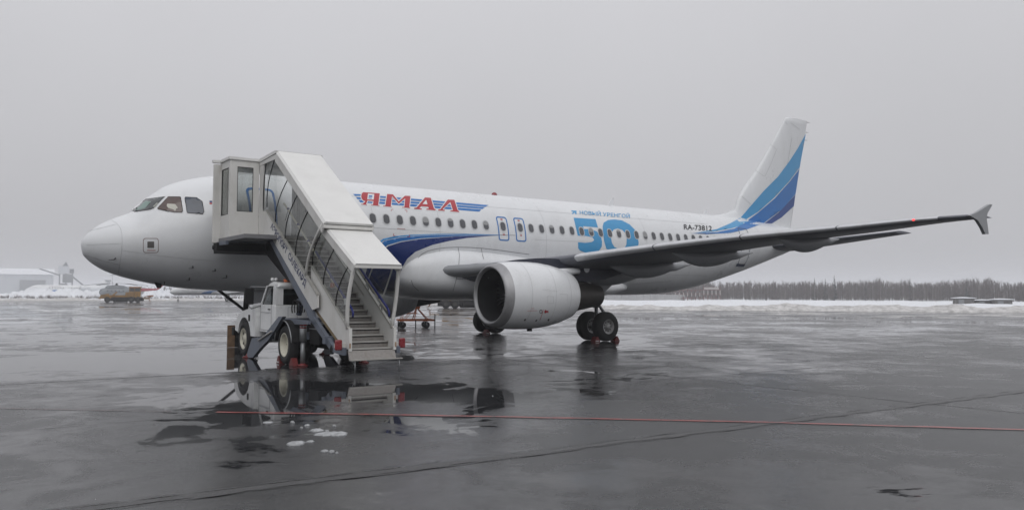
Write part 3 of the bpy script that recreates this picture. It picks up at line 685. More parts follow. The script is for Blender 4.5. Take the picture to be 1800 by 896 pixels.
# cabin windows: one frame and one pane, shared by all
def win_mesh(x, z, rx, rz, off, inner=None):
    L = rrect(x-rx, z-rz, x+rx, z+rz, rx*0.96, 6); loops = [L] if inner is None else [L, rrect(x-inner[0], z-inner[1], x+inner[0], z+inner[1], inner[0]*0.96, 6)]
    return loops
ZW = 4.468; P_ = 0.533
def window(x):
    f = decal_xz('window', win_mesh(x, ZW, 0.150, 0.205, 0, (0.118, 0.170)), FRAMEW, 0.011, 0.1)
    p = decal_xz('pane', win_mesh(x, ZW, 0.121, 0.173, 0), PANE, 0.008, 0.1)
    p.parent = f; p.matrix_parent_inverse = Matrix.Identity(4); p.location = (0, 0, 0)
    return f
XW0 = 12.0; wproto = window(XW0)
for xw in [13.6857-P_*k for k in range(0, 14)]+[15.8651+P_*k for k in range(0, 22)]:
    c = copy_tree(wproto, PLN); c.matrix_parent_inverse = Matrix.Translation((-17.71, 0, 0)); c.location = (xw-XW0, 0, 0)
    BL = {0: .45, 3: .25, 5: .6}.get(int(round((13.6857-xw)/P_)) if xw < 13.7 else -1, {2: .3, 6: .5, 9: .25, 12: .7}.get(int(round((xw-15.8651)/P_)) if xw > 15.8 else -1))
    if BL and xw < 24:
        b_ = decal_xz('blind', [rrect(xw-.112, ZW+.165-.33*BL, xw+.112, ZW+.165, .06, 4)], mat('blind_grey', (0.30, 0.305, 0.31), 0.4), 0.0095, 0.1); b_.parent = c; b_.matrix_parent_inverse = Matrix.Identity(4); b_.location = (XW0-xw, 0, 0)
    if xw > 24: # aft of the constant section: rebuild on the tapering skin
        for ch in list(c.children): bpy.data.objects.remove(ch)
        bpy.data.objects.remove(c); window(xw)
for ch in list(wproto.children): bpy.data.objects.remove(ch)
bpy.data.objects.remove(wproto)
for (u, v) in ((884, 398), (914.2, 400.3)):
    xe = fus_hit(u, v)[0]; ex = decal_xz('overwing_exit', [rrect(xe-.255, 3.90, xe+.255, 4.87, .11), rrect(xe-.205, 3.95, xe+.205, 4.82, .07)], BLUE, 0.005, 0.12)
    w2 = window(xe); w2.parent = ex; w2.matrix_parent_inverse = Matrix.Identity(4)
    for z0, z1, ww in ((4.73, 4.78, .05), (4.66, 4.69, .04), (4.20, 4.215, .07), (4.13, 4.17, .05)):
        m_ = decal_xz('placard', [[(xe-ww, z0), (xe+ww, z0), (xe+ww, z1), (xe-ww, z1)]], RED if z0 in (4.73, 4.13) else LINEL, 0.005, 0.2); m_.parent = ex; m_.matrix_parent_inverse = Matrix.Identity(4)
# forward and aft passenger doors (painted outline, handle, sill)
d1 = decal_xz('passenger_door', [rrect(4.56, 3.40, 5.46, 5.28, .16), rrect(4.635, 3.475, 5.385, 5.205, .1)], BLUE, 0.005, 0.1, label='forward passenger door with a blue outline')
h_ = decal_xz('door_handle', [rrect(4.75, 4.25, 4.95, 4.32, .02)], STEEL, 0.01, 0.2); h_.parent = d1; h_.matrix_parent_inverse = Matrix.Identity(4)
d4 = decal_xz('passenger_door', [rrect(29.22, 3.36, 30.02, 5.20, .14), rrect(29.255, 3.40, 29.985, 5.165, .11)], mat('door_line_dark', (0.03, 0.05, 0.10), 0.4), 0.012, 0.1, label='aft passenger door with a thin dark outline and sill')
s_ = decal_xz('door_sill', [[(29.15, 3.27), (30.08, 3.27), (30.08, 3.40), (29.15, 3.40)]], mat('sill_navy', (0.015, 0.03, 0.08), 0.4), 0.015, 0.1); s_.parent = d4; s_.matrix_parent_inverse = Matrix.Identity(4)
# nose: radome seam, access panel, probes, flag
decal_px('radome_seam', ribbon([(194,386),(205,392),(212,401),(214.5,414),(214.6,430),(213.5,445),(210.5,465),(208,480)], 0.7), LINEL, 0.003, 3)
for pts in ([(152,430.5),(180,429.2),(213,428.2)], [(154,406),(175,401.5),(205,394)], [(150,448),(180,458),(209,465)]): decal_px('lightning_strip', ribbon(pts, 0.6), LINEL, 0.003, 3)
decal_px('skin_seam', ribbon([(214,440),(270,448),(330,455),(373,458)], 0.5), LINEL, 0.003, 4); decal_px('skin_seam', ribbon([(657,400),(720,404.5),(780,408.5),(824,411)], 0.6), LINEL, 0.003, 4)
decal_px('skin_seam', ribbon([(940,421),(1000,424),(1050,424.5)], 0.5), LINEL, 0.003, 4)
decal_px('skin_seam', ribbon([(1060,497.5),(1120,498.5),(1180,494)], 0.5), LINEL, 0.003, 4)
decal_px('access_panel', [rrect(251.4, 418.5, 278.8, 444.3, 4.5), rrect(252.4, 419.5, 277.8, 443.3, 3.8)], mat('panel_outline', (0.20, 0.12, 0.11), 0.5), 0.004, 3)
decal_px('access_panel', [rrect(259, 424.4, 271, 435.6, 1)], mat('panel_dark', (0.10, 0.095, 0.09), 0.5), 0.005, 3); decal_px('placard', [[(259,438.5),(274,439),(273,441),(258,440.5)]], mat('placard_pink', (0.5, .3, .3)), 0.004, 3)
decal_px('flag', [[(368.2,349.8),(373,350.2),(373,352.8),(368.2,352.5)]], WHITE, 0.004, 3); decal_px('flag', [[(368.2,352.9),(373,353.2),(373,356.2),(368.2,356)]], NAVY, 0.005, 3); decal_px('flag', [[(368.2,356.2),(373,356.4),(373,359.2),(368.2,359)]], RED, 0.004, 3)
for (u, v, w) in ((203,453.5,6), (339,468,5), (333,488,4), (398,484,5), (289.5,495.5,4), (378,473,4)):
    p = fus_hit(u, v); q = fus_off(p, 0.10); b = _PB().tube(p, q, .018, .012, n=6); b.tube(q, q+np.array([-.13*w/5, 0, -.01]), .014, .008, n=6); b.build('probe', BLACKP)
p = np.array([2.05, -0.35, float(ZB_(math.sqrt(2.05)))]); _PB().prism([(p[0], p[2]+.05), (p[0]+.25, p[2]+.05), (p[0]+.22, p[2]-.14), (p[0]+.1, p[2]-.14)], 'y', -.36, -.33).build('antenna', BLACKP)
SEAMW = mat('skin_seam_faint', (0.50, 0.51, 0.52), 0.4)
for xs_ in (6.6, 8.9, 11.6, 16.6, 19.5, 22.3, 25.4, 28.2, 31.0):
    zz = [float(ZB_(math.sqrt(xs_)))+.35+(float(ZT_(math.sqrt(xs_)))-float(ZB_(math.sqrt(xs_)))-.5)*k/20 for k in range(21)]
    decal_xz('skin_seam', ribbon([(xs_, z) for z in zz], .014), SEAMW, .003, .3)
for z_, xa_, xb_ in ((5.25, 6.2, 27), (2.75, 20.5, 27)):
    decal_xz('skin_seam', ribbon([(xa_+(xb_-xa_)*k/40, z_) for k in range(41)], .012), SEAMW, .003, .3)
# cockpit windows
def c3(l): return [(220+x/11.25, 335+y/11.25) for x, y in l]
CKG = mat('cockpit_glass', (0.045, 0.052, 0.055), 0.05, var=0.3, scale=3, coat=0.5); CKB = mat('cockpit_glass_warm', (0.085, 0.052, 0.045), 0.06, var=0.3, scale=2.5, coat=0.5); CKC = mat('cockpit_glass_blue', (0.022, 0.036, 0.062), 0.05, var=0.3, scale=3, coat=0.5)
for loop, mt_, kids in ((c3([(135,390),(410,172),(785,120),(560,350),(500,375),(185,420)]), CKG, [([(200,395),(410,205),(520,225),(400,355)], mat('cockpit_painted_reflection', (0.20, 0.29, 0.26), 0.35)), ([(550,320),(625,248),(665,250),(590,335)], mat('cockpit_panel_pale', (0.33, 0.34, 0.31), 0.4))]),
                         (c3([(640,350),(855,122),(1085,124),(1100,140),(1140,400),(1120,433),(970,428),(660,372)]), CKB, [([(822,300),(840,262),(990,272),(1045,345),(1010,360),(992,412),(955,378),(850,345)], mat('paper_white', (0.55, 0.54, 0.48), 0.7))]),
                         (c3([(1180,150),(1195,130),(1410,140),(1520,212),(1530,240),(1560,420),(1535,460),(1240,442),(1222,425)]), CKC, [])):
    f = decal_px('cockpit_window', [grow(loop, 1.5)], WHITE, 0.004, 4)
    s = decal_px('seal', [grow(loop, 0.5)], BLACKP, 0.008, 4); s.parent = f; s.matrix_parent_inverse = Matrix.Identity(4)
    g_ = decal_px('pane', [grow(loop, -0.5)], mt_, 0.012, 4); g_.parent = f; g_.matrix_parent_inverse = Matrix.Identity(4)
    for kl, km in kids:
        k_ = decal_px('pane_patch', [c3(kl)], km, 0.015, 4); k_.parent = f; k_.matrix_parent_inverse = Matrix.Identity(4)  # patches laid on the panes: a painted reflection, a pale panel, a white card
# crown fittings
for xx in (16.2,):
    _PB().ball((float(ony(869, 344, 0)[0]), 0, 5.95), (.14, .09, .13), 12, 8).build('beacon', REDL)
for (u0, v0, u1, v1) in ((1068, 362, 1076, 348), (1236, 377, 1240, 369)):
    a = ony(u0, v0, 0); b = ony(u1, v1, 0)
    _PB().prism([(a[0]-.1, a[2]-.1), (a[0]+.28, a[2]-.1), (b[0]+.12, b[2]), (b[0], b[2])], 'y', -.02, .02).build('antenna', PLANE_W)

# ---- fin and rudder
def airfoil(n=14):   # half thickness along chord (0..1), max 0.5
    t = [(1-math.cos(math.pi*i/n))/2 for i in range(n+1)]
    return [(a, 5*(0.2969*math.sqrt(a)-0.1260*a-0.3516*a*a+0.2843*a**3-0.1036*a**4)) for a in t]
AF_ = airfoil()
def cpx(l): return [(1180+x/2.89, 190+y/2.89) for x, y in l]
LEf = [ony(u, v, 0) for u, v in cpx([(330,475),(440,300),(560,85),(572,62)])]; TEf = [ony(u, v, 0) for u, v in cpx([(690,66),(605,605)])]
LEz = [(5.4, 30.35), (5.95, 30.6)]+[(p[2], p[0]) for p in LEf]
le_f = pchip([a for a, b in sorted(LEz)], [b for a, b in sorted(LEz)])
te_f = lambda z: TEf[1][0]+(TEf[0][0]-TEf[1][0])*(z-TEf[1][2])/(TEf[0][2]-TEf[1][2])
ZF1 = 11.88
def fin_t(x, z):
    le, te = float(le_f(z)), te_f(z); c = te-le; a = min(max((x-le)/c, 0), 1); return 0.10*c*5*(0.2969*math.sqrt(a)-0.1260*a-0.3516*a*a+0.2843*a**3-0.1036*a**4)
def fin_ring(z, cut=None):
    le, te = float(le_f(min(z, 11.75))), te_f(z); c = te-le
    if z > 11.7: le += 0.45*((z-11.7)/0.2)**2; c = te-le
    th = 0.10 if z < 11.8 else 0.07
    up = [(le+a*c, th*c*t, z) for a, t in AF_]; dn = [(le+a*c, -th*c*t, z) for a, t in AF_[1:-1]][::-1]
    return up+dn
_PB().loft([fin_ring(z) for z in [5.0, 5.4, 5.7, 6.0]+list(np.linspace(6.4, 11.6, 14))+[11.72, 11.8, 11.86, 11.9]]).build('fin', PLANE_W)
# dorsal fillet
fil = []
for x in np.linspace(28.6, 31.6, 14):
    t = (x-28.6)/3.0; zt = float(ZT_(math.sqrt(x))); hh = 0.02+1.15*t**2.2; ww = 0.08+0.16*t
    fil.append([(x, -ww, zt-.08), (x, -ww*.55, zt+hh*.5), (x, 0, zt+hh), (x, ww*.55, zt+hh*.5), (x, ww, zt-.08)])
_PB().loft(fil, closed=False, caps=False).build('dorsal_fillet', PLANE_W)
def fin_hit(u, v):
    y = 0.0
    for _ in range(4): p = ony(u, v, y); y = -fin_t(p[0], max(6.0, min(p[2], 11.7)))
    return ony(u, v, y)
def fin_push(p, off): return np.array([p[0], p[1]-off, p[2]])
for loop, mt_ in (([(683,130),(651,303),(600,370),(522,455),(440,527),(380,564),(352,556),(400,500),(470,420),(540,350),(600,270),(645,200)], CYAN),
                  ([(650,310),(631,436),(560,516),(470,583),(400,590),(385,572),(441,531),(525,459),(601,374)], BLUE),
                  ([(630,440),(622,498),(560,555),(510,586),(475,584),(545,530)], mat('livery_deep_blue', (0.014, 0.058, 0.25), 0.3, coat=0.2))):
    decal_px('tail_stripe', [cpx(loop)], mt_, 0.010, 7, fin_hit, fin_push)
for pts in ([(475,347),(505,285),(535,210),(500,182)], [(425,315),(472,347)], [(350,440),(405,490)], [(575,65),(590,85)], [(610,78),(652,110)]): decal_px('panel_seam', ribbon(cpx(pts), 0.5), LINEL, 0.006, 6, fin_hit, fin_push)
decal_px('rudder_seam', ribbon(cpx([(612,150),(588,300),(565,430),(545,560)]), 0.6), LINEL, 0.006, 6, fin_hit, fin_push)
for v in (66, 116, 156):
    p = ony(*cpx([(690-(v-66)*.13, v+8)])[0], 0); _PB().tube(p, p+np.array([.28, 0, .02]), .015, .006, n=5).build('static_wick', BLACKP)
# tail stripes carried on to the fuselage
decal_px('tail_stripe', [cpx([(385,562),(352,556),(300,585),(230,615),(120,634),(220,626),(300,612),(380,590)])], CYAN, 0.006, 5)
decal_px('tail_stripe', [cpx([(395,572),(470,582),(440,595),(390,614),(300,634),(180,640),(100,636),(230,630),(320,612)])], BLUE, 0.010, 5)

# ---- wings
YW = [1.2, 2.0, 2.96, 5.5, 8.1, 11.29, 13.98, 16.15, 16.95]; ZLE = [2.60, 2.66, 2.73, 2.98, 3.30, 3.63, 3.83, 4.00, 4.03]
zle = pchip(YW, ZLE); XLE = lambda y: 12.0+(y-2)*0.523
xte = pchip([0, 2, 6.4, 11, 14, 17.2], [19.05, 19.05, 19.1, 20.15, 20.80, 21.35])
thk = pchip([1, 2, 6.4, 12, 17.2], [0.145, 0.14, 0.118, 0.108, 0.10]); dze = pchip([1, 2, 6.4, 12, 17.2], [-0.25, -0.22, -0.10, 0.0, 0.04])
def wing_pt(y, a, up):
    c = float(xte(y))-XLE(y); t = 5*(0.2969*math.sqrt(a)-0.1260*a-0.3516*a*a+0.2843*a**3-0.1036*a**4); th = float(thk(y))
    camber = 0.012*c*math.sin(math.pi*a)
    return (XLE(y)+a*c, -y, float(zle(y))+float(dze(y))*a+camber+(th*c*t*0.72 if up else -th*c*t*1.05))
def wing_ring(y, a0=0.0, a1=1.0, n=16):
    ts = [a0+(a1-a0)*(1-math.cos(math.pi*i/n))/2 for i in range(n+1)]
    return [wing_pt(y, t, True) for t in ts]+[wing_pt(y, t, False) for t in ts[1:-1]][::-1]
YS = list(np.linspace(1.2, 6.4, 10))+list(np.linspace(7, 16.95, 24))
def mirror(mb): mb.v = [(x, -y, z) for x, y, z in mb.v]; return mb
def build_wing(sgn):
    b = _PB().loft([wing_ring(y) for y in YS])
    if sgn > 0: mirror(b)
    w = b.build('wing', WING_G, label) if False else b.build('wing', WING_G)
    def sub(nm, bb, mt_):
        if sgn > 0: mirror(bb)
        o = MB.build(bb, nm, mt_, w); return o
    # slats: bright leading edge skins
    for (ya, yb) in ((2.6, 4.9), (6.45, 8.9), (8.94, 11.4), (11.44, 13.9), (13.94, 16.3)):
        rings_ = []
        for y in np.linspace(ya, yb, 8):
            r_ = []
            for t in (0.13, 0.10, 0.06, 0.03, 0.012, 0.003): p = wing_pt(y, t, True); r_.append((p[0], p[1], p[2]+0.007))
            r_.append((XLE(y)-0.008, -y, float(zle(y))))
            for t in (0.003, 0.012, 0.03): p = wing_pt(y, t, False); r_.append((p[0], p[1], p[2]-0.007))
            rings_.append(r_)
        sub('slat', _PB().loft(rings_, closed=False, caps=False), SLAT)
    # flap and aileron seams on the underside
    for (ya, yb, a) in ((2.4, 6.2, .74), (6.5, 13.2, .74), (13.4, 16.4, .74), (2.4, 16.4, .16)):
        rings_ = []
        for y in np.linspace(ya, yb, 12):
            p = wing_pt(y, a, False); q = wing_pt(y, a+.012, False); rings_.append([(p[0], p[1], p[2]-.004), (q[0], q[1], q[2]-.004)])
        sub('flap_seam', _PB().loft(rings_, closed=False, caps=False), LINE)
    # flap track fairings
    for (y, xa, xb, zc, hh) in ((4.75, 15.6, 20.1, 2.60, .30), (6.45, 15.9, 20.2, 2.86, .30), (9.05, 16.3, 20.6, 3.18, .30), (12.2, 17.75, 21.1, 3.48, .27)):
        rings_ = []
        for t in np.linspace(0, 1, 16):
            x = xa+(xb-xa)*t; r = (max(0.02, math.sin(math.pi*min(1, t*1.0)**0.85))**1.0 if t < .999 else 0.03); r = max(r, .05)
            c_ = float(xte(y))-XLE(y); aa_ = min(max((x-XLE(y))/c_, 0.02), .99); zt_ = wing_pt(y, aa_, False)[2]+.05 if x < float(xte(y)) else wing_pt(y, .99, False)[2]
            zc_ = zt_-hh*r*.75
            rings_.append([(x, -y+0.17*r*math.cos(k*math.pi/8), zc_+hh*r*math.sin(k*math.pi/8)) for k in range(16)])
        sub('flap_fairing', _PB().loft(rings_), PLANE_G)
    # wingtip fence
    fpts = [(19.80, 4.04), (20.25, 4.16), (21.03, 4.44), (21.17, 4.43), (20.86, 4.17), (20.80, 4.02), (20.90, 3.58), (20.70, 3.56), (20.52, 3.75), (20.28, 3.93), (20.0, 4.0)]
    sub('wingtip_fence', _PB().prism(fpts, 'y', -17.03, -16.94), PLANE_G)
    for (x, z) in ((21.12, 4.43), (20.84, 4.16), (20.80, 3.98), (20.86, 3.58)): sub('static_wick', _PB().tube((x, -16.98, z), (x+.12, -16.98, z), .008, .004, n=5), BLACKP)
    lamp = _PB().ball((XLE(15.75)+.01, -15.75, float(zle(15.75))), (.03, .05, .03), 10, 6); sub('navigation_light', lamp, RED_LIT if sgn < 0 else GLASS)
    return w
label = None
build_wing(-1); build_wing(1)
# ---- tailplane
def stab(sgn):
    rr = []
    for t in np.linspace(0, 1, 8):
        y = 0.5+5.72*t; le = 31.85+3.55*t; te = 35.75+1.15*t; z = 4.34+0.66*t; c = te-le
        rr.append([(le+a*c, sgn*y, z+.09*c*q) for a, q in AF_]+[(le+a*c, sgn*y, z-.09*c*q) for a, q in AF_[1:-1]][::-1])
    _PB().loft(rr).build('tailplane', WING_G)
stab(-1); stab(1)
# ---- belly fairing
fw = pchip([9.95, 10.05, 10.25, 10.7, 11.4, 13, 17, 19, 20.5, 21.8], [0.9, 1.3, 1.72, 2.03, 2.2, 2.30, 2.30, 2.15, 1.75, 1.2])
fb = pchip([9.95, 10.2, 10.6, 11.5, 13, 18, 20, 21.8], [2.45, 2.05, 1.80, 1.62, 1.56, 1.56, 1.66, 1.95]); ft = pchip([9.95, 10.2, 10.5, 11.3, 12, 14, 17, 20, 21.8], [2.7, 3.12, 3.42, 3.70, 3.80, 3.72, 3.3, 2.75, 2.4])
rr = []
for x in np.concatenate([np.linspace(9.95, 11.4, 16), np.linspace(11.7, 21.8, 26)]):
    w, zb, zt = float(fw(x)), float(fb(x)), float(ft(x)); zc = zb+(zt-zb)*.45; ring = []
    for k in range(48):
        an = 2*math.pi*k/48; c, s = math.cos(an), math.sin(an); e = 0.70
        ring.append((x, w*abs(c)**e*(1 if c > 0 else -1), zc+abs(s)**e*(1 if s > 0 else -1)*((zt-zc) if s > 0 else (zc-zb))))
    rr.append(ring)
_PB().loft(rr).build('belly_fairing', PLANE_W)
def fair_in(p):
    x = min(max(p[0], 9.95), 21.8); w, zb, zt = float(fw(x)), float(fb(x)), float(ft(x)); zc = zb+(zt-zb)*.45; h = (zt-zc) if p[2] > zc else (zc-zb)
    return p[0] > 9.95 and abs(p[1]/w)**(2/.70)+abs((p[2]-zc)/h)**(2/.70) < 1
def fair_hit(u, v):           # first of fairing and fuselage along the ray
    dd = ray(u, v); t0 = (-2.6-CAM[1])/dd[1]; t1 = (-.2-CAM[1])/dd[1]; prev = t0
    for t in np.linspace(t0, t1, 220):
        p = CAM+t*dd
        if fair_in(p) or fus_y(p[0], p[2])+p[1] >= 0:
            for _ in range(14):
                c = (prev+t)/2; q_ = CAM+c*dd
                if fair_in(q_) or fus_y(q_[0], q_[2])+q_[1] >= 0: t = c
                else: prev = c
            return CAM+t*dd
        prev = t
    return CAM+t1*dd
for pts, w_ in (([(735,453),(742,446),(752,441),(768,437),(785,435),(805,434.3),(830,435),(848,436.3),(875,439.5),(905,443.5),(930,447)], .8), ([(805,434.5),(807.5,448),(806,470),(802,490),(796,512)], .8), ([(801,490),(818,490),(834,490)], .6), ([(846,436.5),(847.5,446),(850,455)], .7), ([(722.5,492),(726,502),(736,511)], .8)):
    decal_px('fairing_seam', ribbon(pts, w_), LINE, 0.008, 4, fair_hit, fin_push)
# wing root glove
rr = []
for t in np.linspace(0, 1, 8):
    y = 1.6+1.9*t; xl = XLE(y)-1.0*(1-t)**1.6; 
    rr.append([(xl+a*2.2, -y, float(zle(y))+0.02+.19*q) for a, q in ((0,0),(.03,.55),(.1,.9),(.25,1.05),(.5,.9),(1,.5))]+[(xl+a*2.2, -y, float(zle(y))+0.0-.24*q) for a, q in ((1,.5),(.5,.95),(.25,1),(.1,.75),(.03,.4))])
_PB().loft(rr).build('wing_root_glove', PLANE_G)

# ---- engines
def engine(sgn):
    Y = 5.75*sgn; Z = 1.775
    prof = [(11.27,.905),(11.25,.93),(11.27,.965),(11.36,1.025),(11.55,1.075)]
    KX = 2.98/3.65; cowl = [(11.55+(a-11.55)*KX, b) for a, b in ((11.55,1.075),(11.9,1.115),(12.4,1.140),(13.0,1.142),(13.5,1.122),(14.0,1.07),(14.5,.985),(14.9,.885),(15.18,.805),(15.20,.795),(15.17,.785),(14.7,.80),(14.2,.82))]
    nac = _PB().lathe(cowl, (0, Y, Z), n=64).build('engine_nacelle', PLANE_W)
    def sub(nm, bb, mt_): return MB.build(bb, nm, mt_, nac)
    sub('inlet_lip', _PB().lathe([(11.36,.862),(11.32,.872)]+prof, (0, Y, Z), n=64), LIP)
    sub('inlet_duct', _PB().lathe([(11.36,.861),(11.5,.846),(11.9,.852),(12.35,.868)], (0, Y, Z), n=64), mat('inlet_liner', (0.010, 0.0105, 0.013), 0.6))
    fan = _PB()
    for k in range(36):
        a0 = 2*math.pi*k/36
        def P(r, a, x): return (x, Y+r*math.cos(a), Z+r*math.sin(a))
        fan.add([P(.24, a0, 12.10), P(.24, a0+.13, 12.22), P(.86, a0+.26, 12.30), P(.86, a0+.10, 12.12)], [(0,1,2,3)])
    sub('fan_blades', fan, mat('fan_titanium', (0.05, 0.05, 0.055), 0.4, metal=0.6)); sub('fan_backing', _PB().lathe([(12.34,.868),(12.36,.001)], (0, Y, Z), n=48), DARK)
    sub('spinner', _PB().lathe([(11.82,.004),(11.86,.05),(11.98,.14),(12.12,.23),(12.2,.25)], (0, Y, Z), n=24), mat('spinner_dark', (0.03, 0.03, 0.032), 0.35))
    sub('bypass_void', _PB().lathe([(13.9,.805),(13.9,.40)], (0, Y, Z), n=48), DARK)
    sub('core_nozzle', _PB().lathe([(13.8,.70),(14.4,.645),(14.9,.56),(15.4,.475),(15.98,.385),(16.0,.38),(15.97,.37),(15.6,.36)], (0, Y, Z+.0), n=40), HOT)
    sub('exhaust_plug', _PB().lathe([(15.5,.31),(15.8,.22),(16.1,.10),(16.15,.004)], (0, Y, Z), n=24), HOT)
    for x in (12.2, 13.2, 13.95):
        r = float(np.interp(x, [c[0] for c in cowl[:9]], [c[1] for c in cowl[:9]])); r2 = float(np.interp(x+.012, [c[0] for c in cowl[:9]], [c[1] for c in cowl[:9]]))
        sub('cowl_seam', _PB().lathe([(x, r+.003), (x+.012, r2+.003)], (0, Y, Z), n=64), LINEL)
    # pylon
    py = _PB(); st = []
    for (x, zb, zt, hw) in ((11.9,2.86,2.90,.03),(12.4,2.80,2.98,.13),(13.2,2.70,3.05,.2),(13.9,2.50,3.05,.22),(14.6,2.32,3.0,.22),(15.4,2.26,2.95,.21),(16.2,2.36,2.9,.19),(17.2,2.62,2.88,.12),(17.8,2.75,2.8,.04)):
        st.append([(x, Y-hw, zb), (x, Y+hw, zb), (x, Y+hw*.9, zt), (x, Y-hw*.9, zt)])
    py.loft(st, smooth=False); sub('pylon', py, mat('pylon_navy', (0.022, 0.025, 0.042), 0.45, var=0.15)); sub('pylon_disc', _PB().lathe([(0,.001),(0,.13)], (15.3, Y-.226, 2.72), 'y', 20), PLANE_W)
    sub('pylon_fairing', _PB().lathe([(13.6,.02),(14.0,.09),(14.6,.12),(14.85,.10),(14.9,.02)], (0, Y-.30, 2.62), n=16), PLANE_W)
    if sgn < 0:
        def nac_hit(u, v):
            y = Y-.8
            for _ in range(12):
                p = ony(u, v, y); r = float(np.interp(p[0], [c[0] for c in cowl[:9]], [c[1] for c in cowl[:9]])); y = .5*y+.5*(Y-math.sqrt(max(.01, r*r-(p[2]-Z)**2)))
            return ony(u, v, y)
        def nac_push(p, off): v_ = np.array([0, p[1]-Y, p[2]-Z]); return np.array(p)+v_/np.linalg.norm(v_)*off
        cn_ = lambda l: [(820+x/5.97, 440+y/5.97) for x, y in l]
        for nm, loops, mt_ in (('warning_mark', ribbon(cn_([(805,622),(790,675),(768,732)]), .7), RED), ('warning_mark', [cn_([(815,640),(825,622),(838,626),(842,634),(858,628),(858,655),(842,646),(832,657),(820,655)])], RED),
                               ('warning_mark', [rrect(948.2, 544, 953, 550.5, 2.2), rrect(949.0, 544.9, 952.2, 549.6, 1.5)], BLACKT), ('warning_mark', ribbon(cn_([(640,632),(742,630)]), .5), RED), ('warning_mark', ribbon(cn_([(680,608),(710,608)]), .5), RED),
                               ('cowl_latch', [cn_([(600,735),(612,717),(626,717),(614,738)])], BLACKP), ('cowl_latch', [cn_([(718,742),(730,724),(744,724),(732,744)])], BLACKP), ('cowl_latch', [cn_([(848,735),(860,716),(872,716),(862,738)])], BLACKP),
                               ('access_panel', [rrect(962, 520.5, 973, 533, .6), rrect(962.4, 520.9, 972.6, 532.6, .5)], LINEL), ('cowl_seam', ribbon(cn_([(975,455),(1060,463),(1062,520)]), .5), LINEL), ('cowl_seam', ribbon(cn_([(790,410),(880,422),(955,425)]), .3), LINEL)):
            o = decal_px(nm, loops, mt_, 0.006, 4, nac_hit, nac_push); mw_ = o.matrix_parent_inverse.copy(); o.parent = nac; o.matrix_parent_inverse = Matrix.Identity(4)
        sub('drain_mast', _PB().box((12.85, Y-.05, Z-1.22), (13.0, Y+.05, Z-1.13)), BLACKP)
engine(-1); engine(1)

# ---- landing gear
def gear_wheel(par, x, y, r, w, side):
    hub = r*.50
    b = _PB().lathe([(-w/2, hub), (-w/2, r*.82), (-w*.42, r*.93), (-w*.25, r*.995), (w*.25, r*.995), (w*.42, r*.93), (w/2, r*.82), (w/2, hub)], (x, y, r), 'y', 40); MB.build(b, 'tyre', RUBBER, par)
    b = _PB().lathe([(-w*.46, hub*1.01), (-w*.46, hub*.84), (-w*.30, hub*.78), (-w*.28, hub*.45), (-w*.42, hub*.40), (-w*.46, hub*.18), (-w*.46, .004)], (x, y, r), 'y', 32); MB.build(b, 'rim', RIMG, par)
    b = _PB().lathe([(w*.46, hub*1.01), (w*.40, hub*.8), (w*.38, .004)], (x, y, r), 'y', 24); MB.build(b, 'rim', RIMG, par)
    for k in range(9):
        a = 2*math.pi*k/9; MB.build(_PB().tube((x+hub*.62*math.cos(a), y-w*.30, r+hub*.62*math.sin(a)), (x+hub*.62*math.cos(a), y-w*.34, r+hub*.62*math.sin(a)), hub*.09, n=6), 'bolt', BLACKP, par)
def main_gear(sgn):
    Y = 3.795*sgn; X = 17.71
    leg = _PB().tube((X, Y, .55), (X-.05, Y, 1.35), .075, n=14); leg.tube((X-.05, Y, 1.3), (X-.1, Y*.97, 2.95), .13, n=16); leg.tube((X, Y-.62, .58), (X, Y+.62, .58), .07, n=12)
    leg.bar((X+.05, Y, .75), (X+.36, Y, 1.1), .12, .06); leg.bar((X+.36, Y, 1.1), (X+.05, Y, 1.45), .12, .06)
    leg.tube((X-.05, Y, 1.9), (X, Y-sgn*1.3, 2.7), .06, n=10)
    g_ = leg.build('main_gear', STEEL)
    for s_ in (-1, 1): gear_wheel(g_, X, Y+s_*.475, .575, .42, s_)
    MB.build(_PB().prism([(X-.25, 1.95), (X+.18, 1.9), (X+.95, 2.45), (X+1.0, 2.8), (X-.3, 2.8)], 'y', Y+sgn*.20, Y+sgn*.235), 'gear_door', PLANE_G, g_)
    MB.build(_PB().path([(X-.12, Y, 2.4), (X-.14, Y-.08, 1.6), (X-.12, Y-.05, .8)], .014, 6), 'brake_hose', BLACKP, g_)
main_gear(-1); main_gear(1)
ng = _PB().tube((5.07, 0, .4), (5.07, 0, 1.2), .055, n=12); ng.tube((5.07, 0, 1.15), (5.12, 0, 2.1), .09, n=12); ng.tube((5.07, -.33, .39), (5.07, .33, .39), .05, n=10); ng.tube((5.07, -.05, 1.2), (4.1, -.05, 1.95), .05, n=8)
ng = ng.build('nose_gear', BLACKP)
for s_ in (-1, 1): gear_wheel(ng, 5.07, .25*s_, .38, .22, s_)
for s_ in (-1, 1): MB.build(_PB().prism([(5.22, 1.45), (5.62, 1.5), (5.75, 1.95), (5.2, 1.95)], 'y', s_*.30, s_*.325), 'gear_door', PLANE_G, ng)

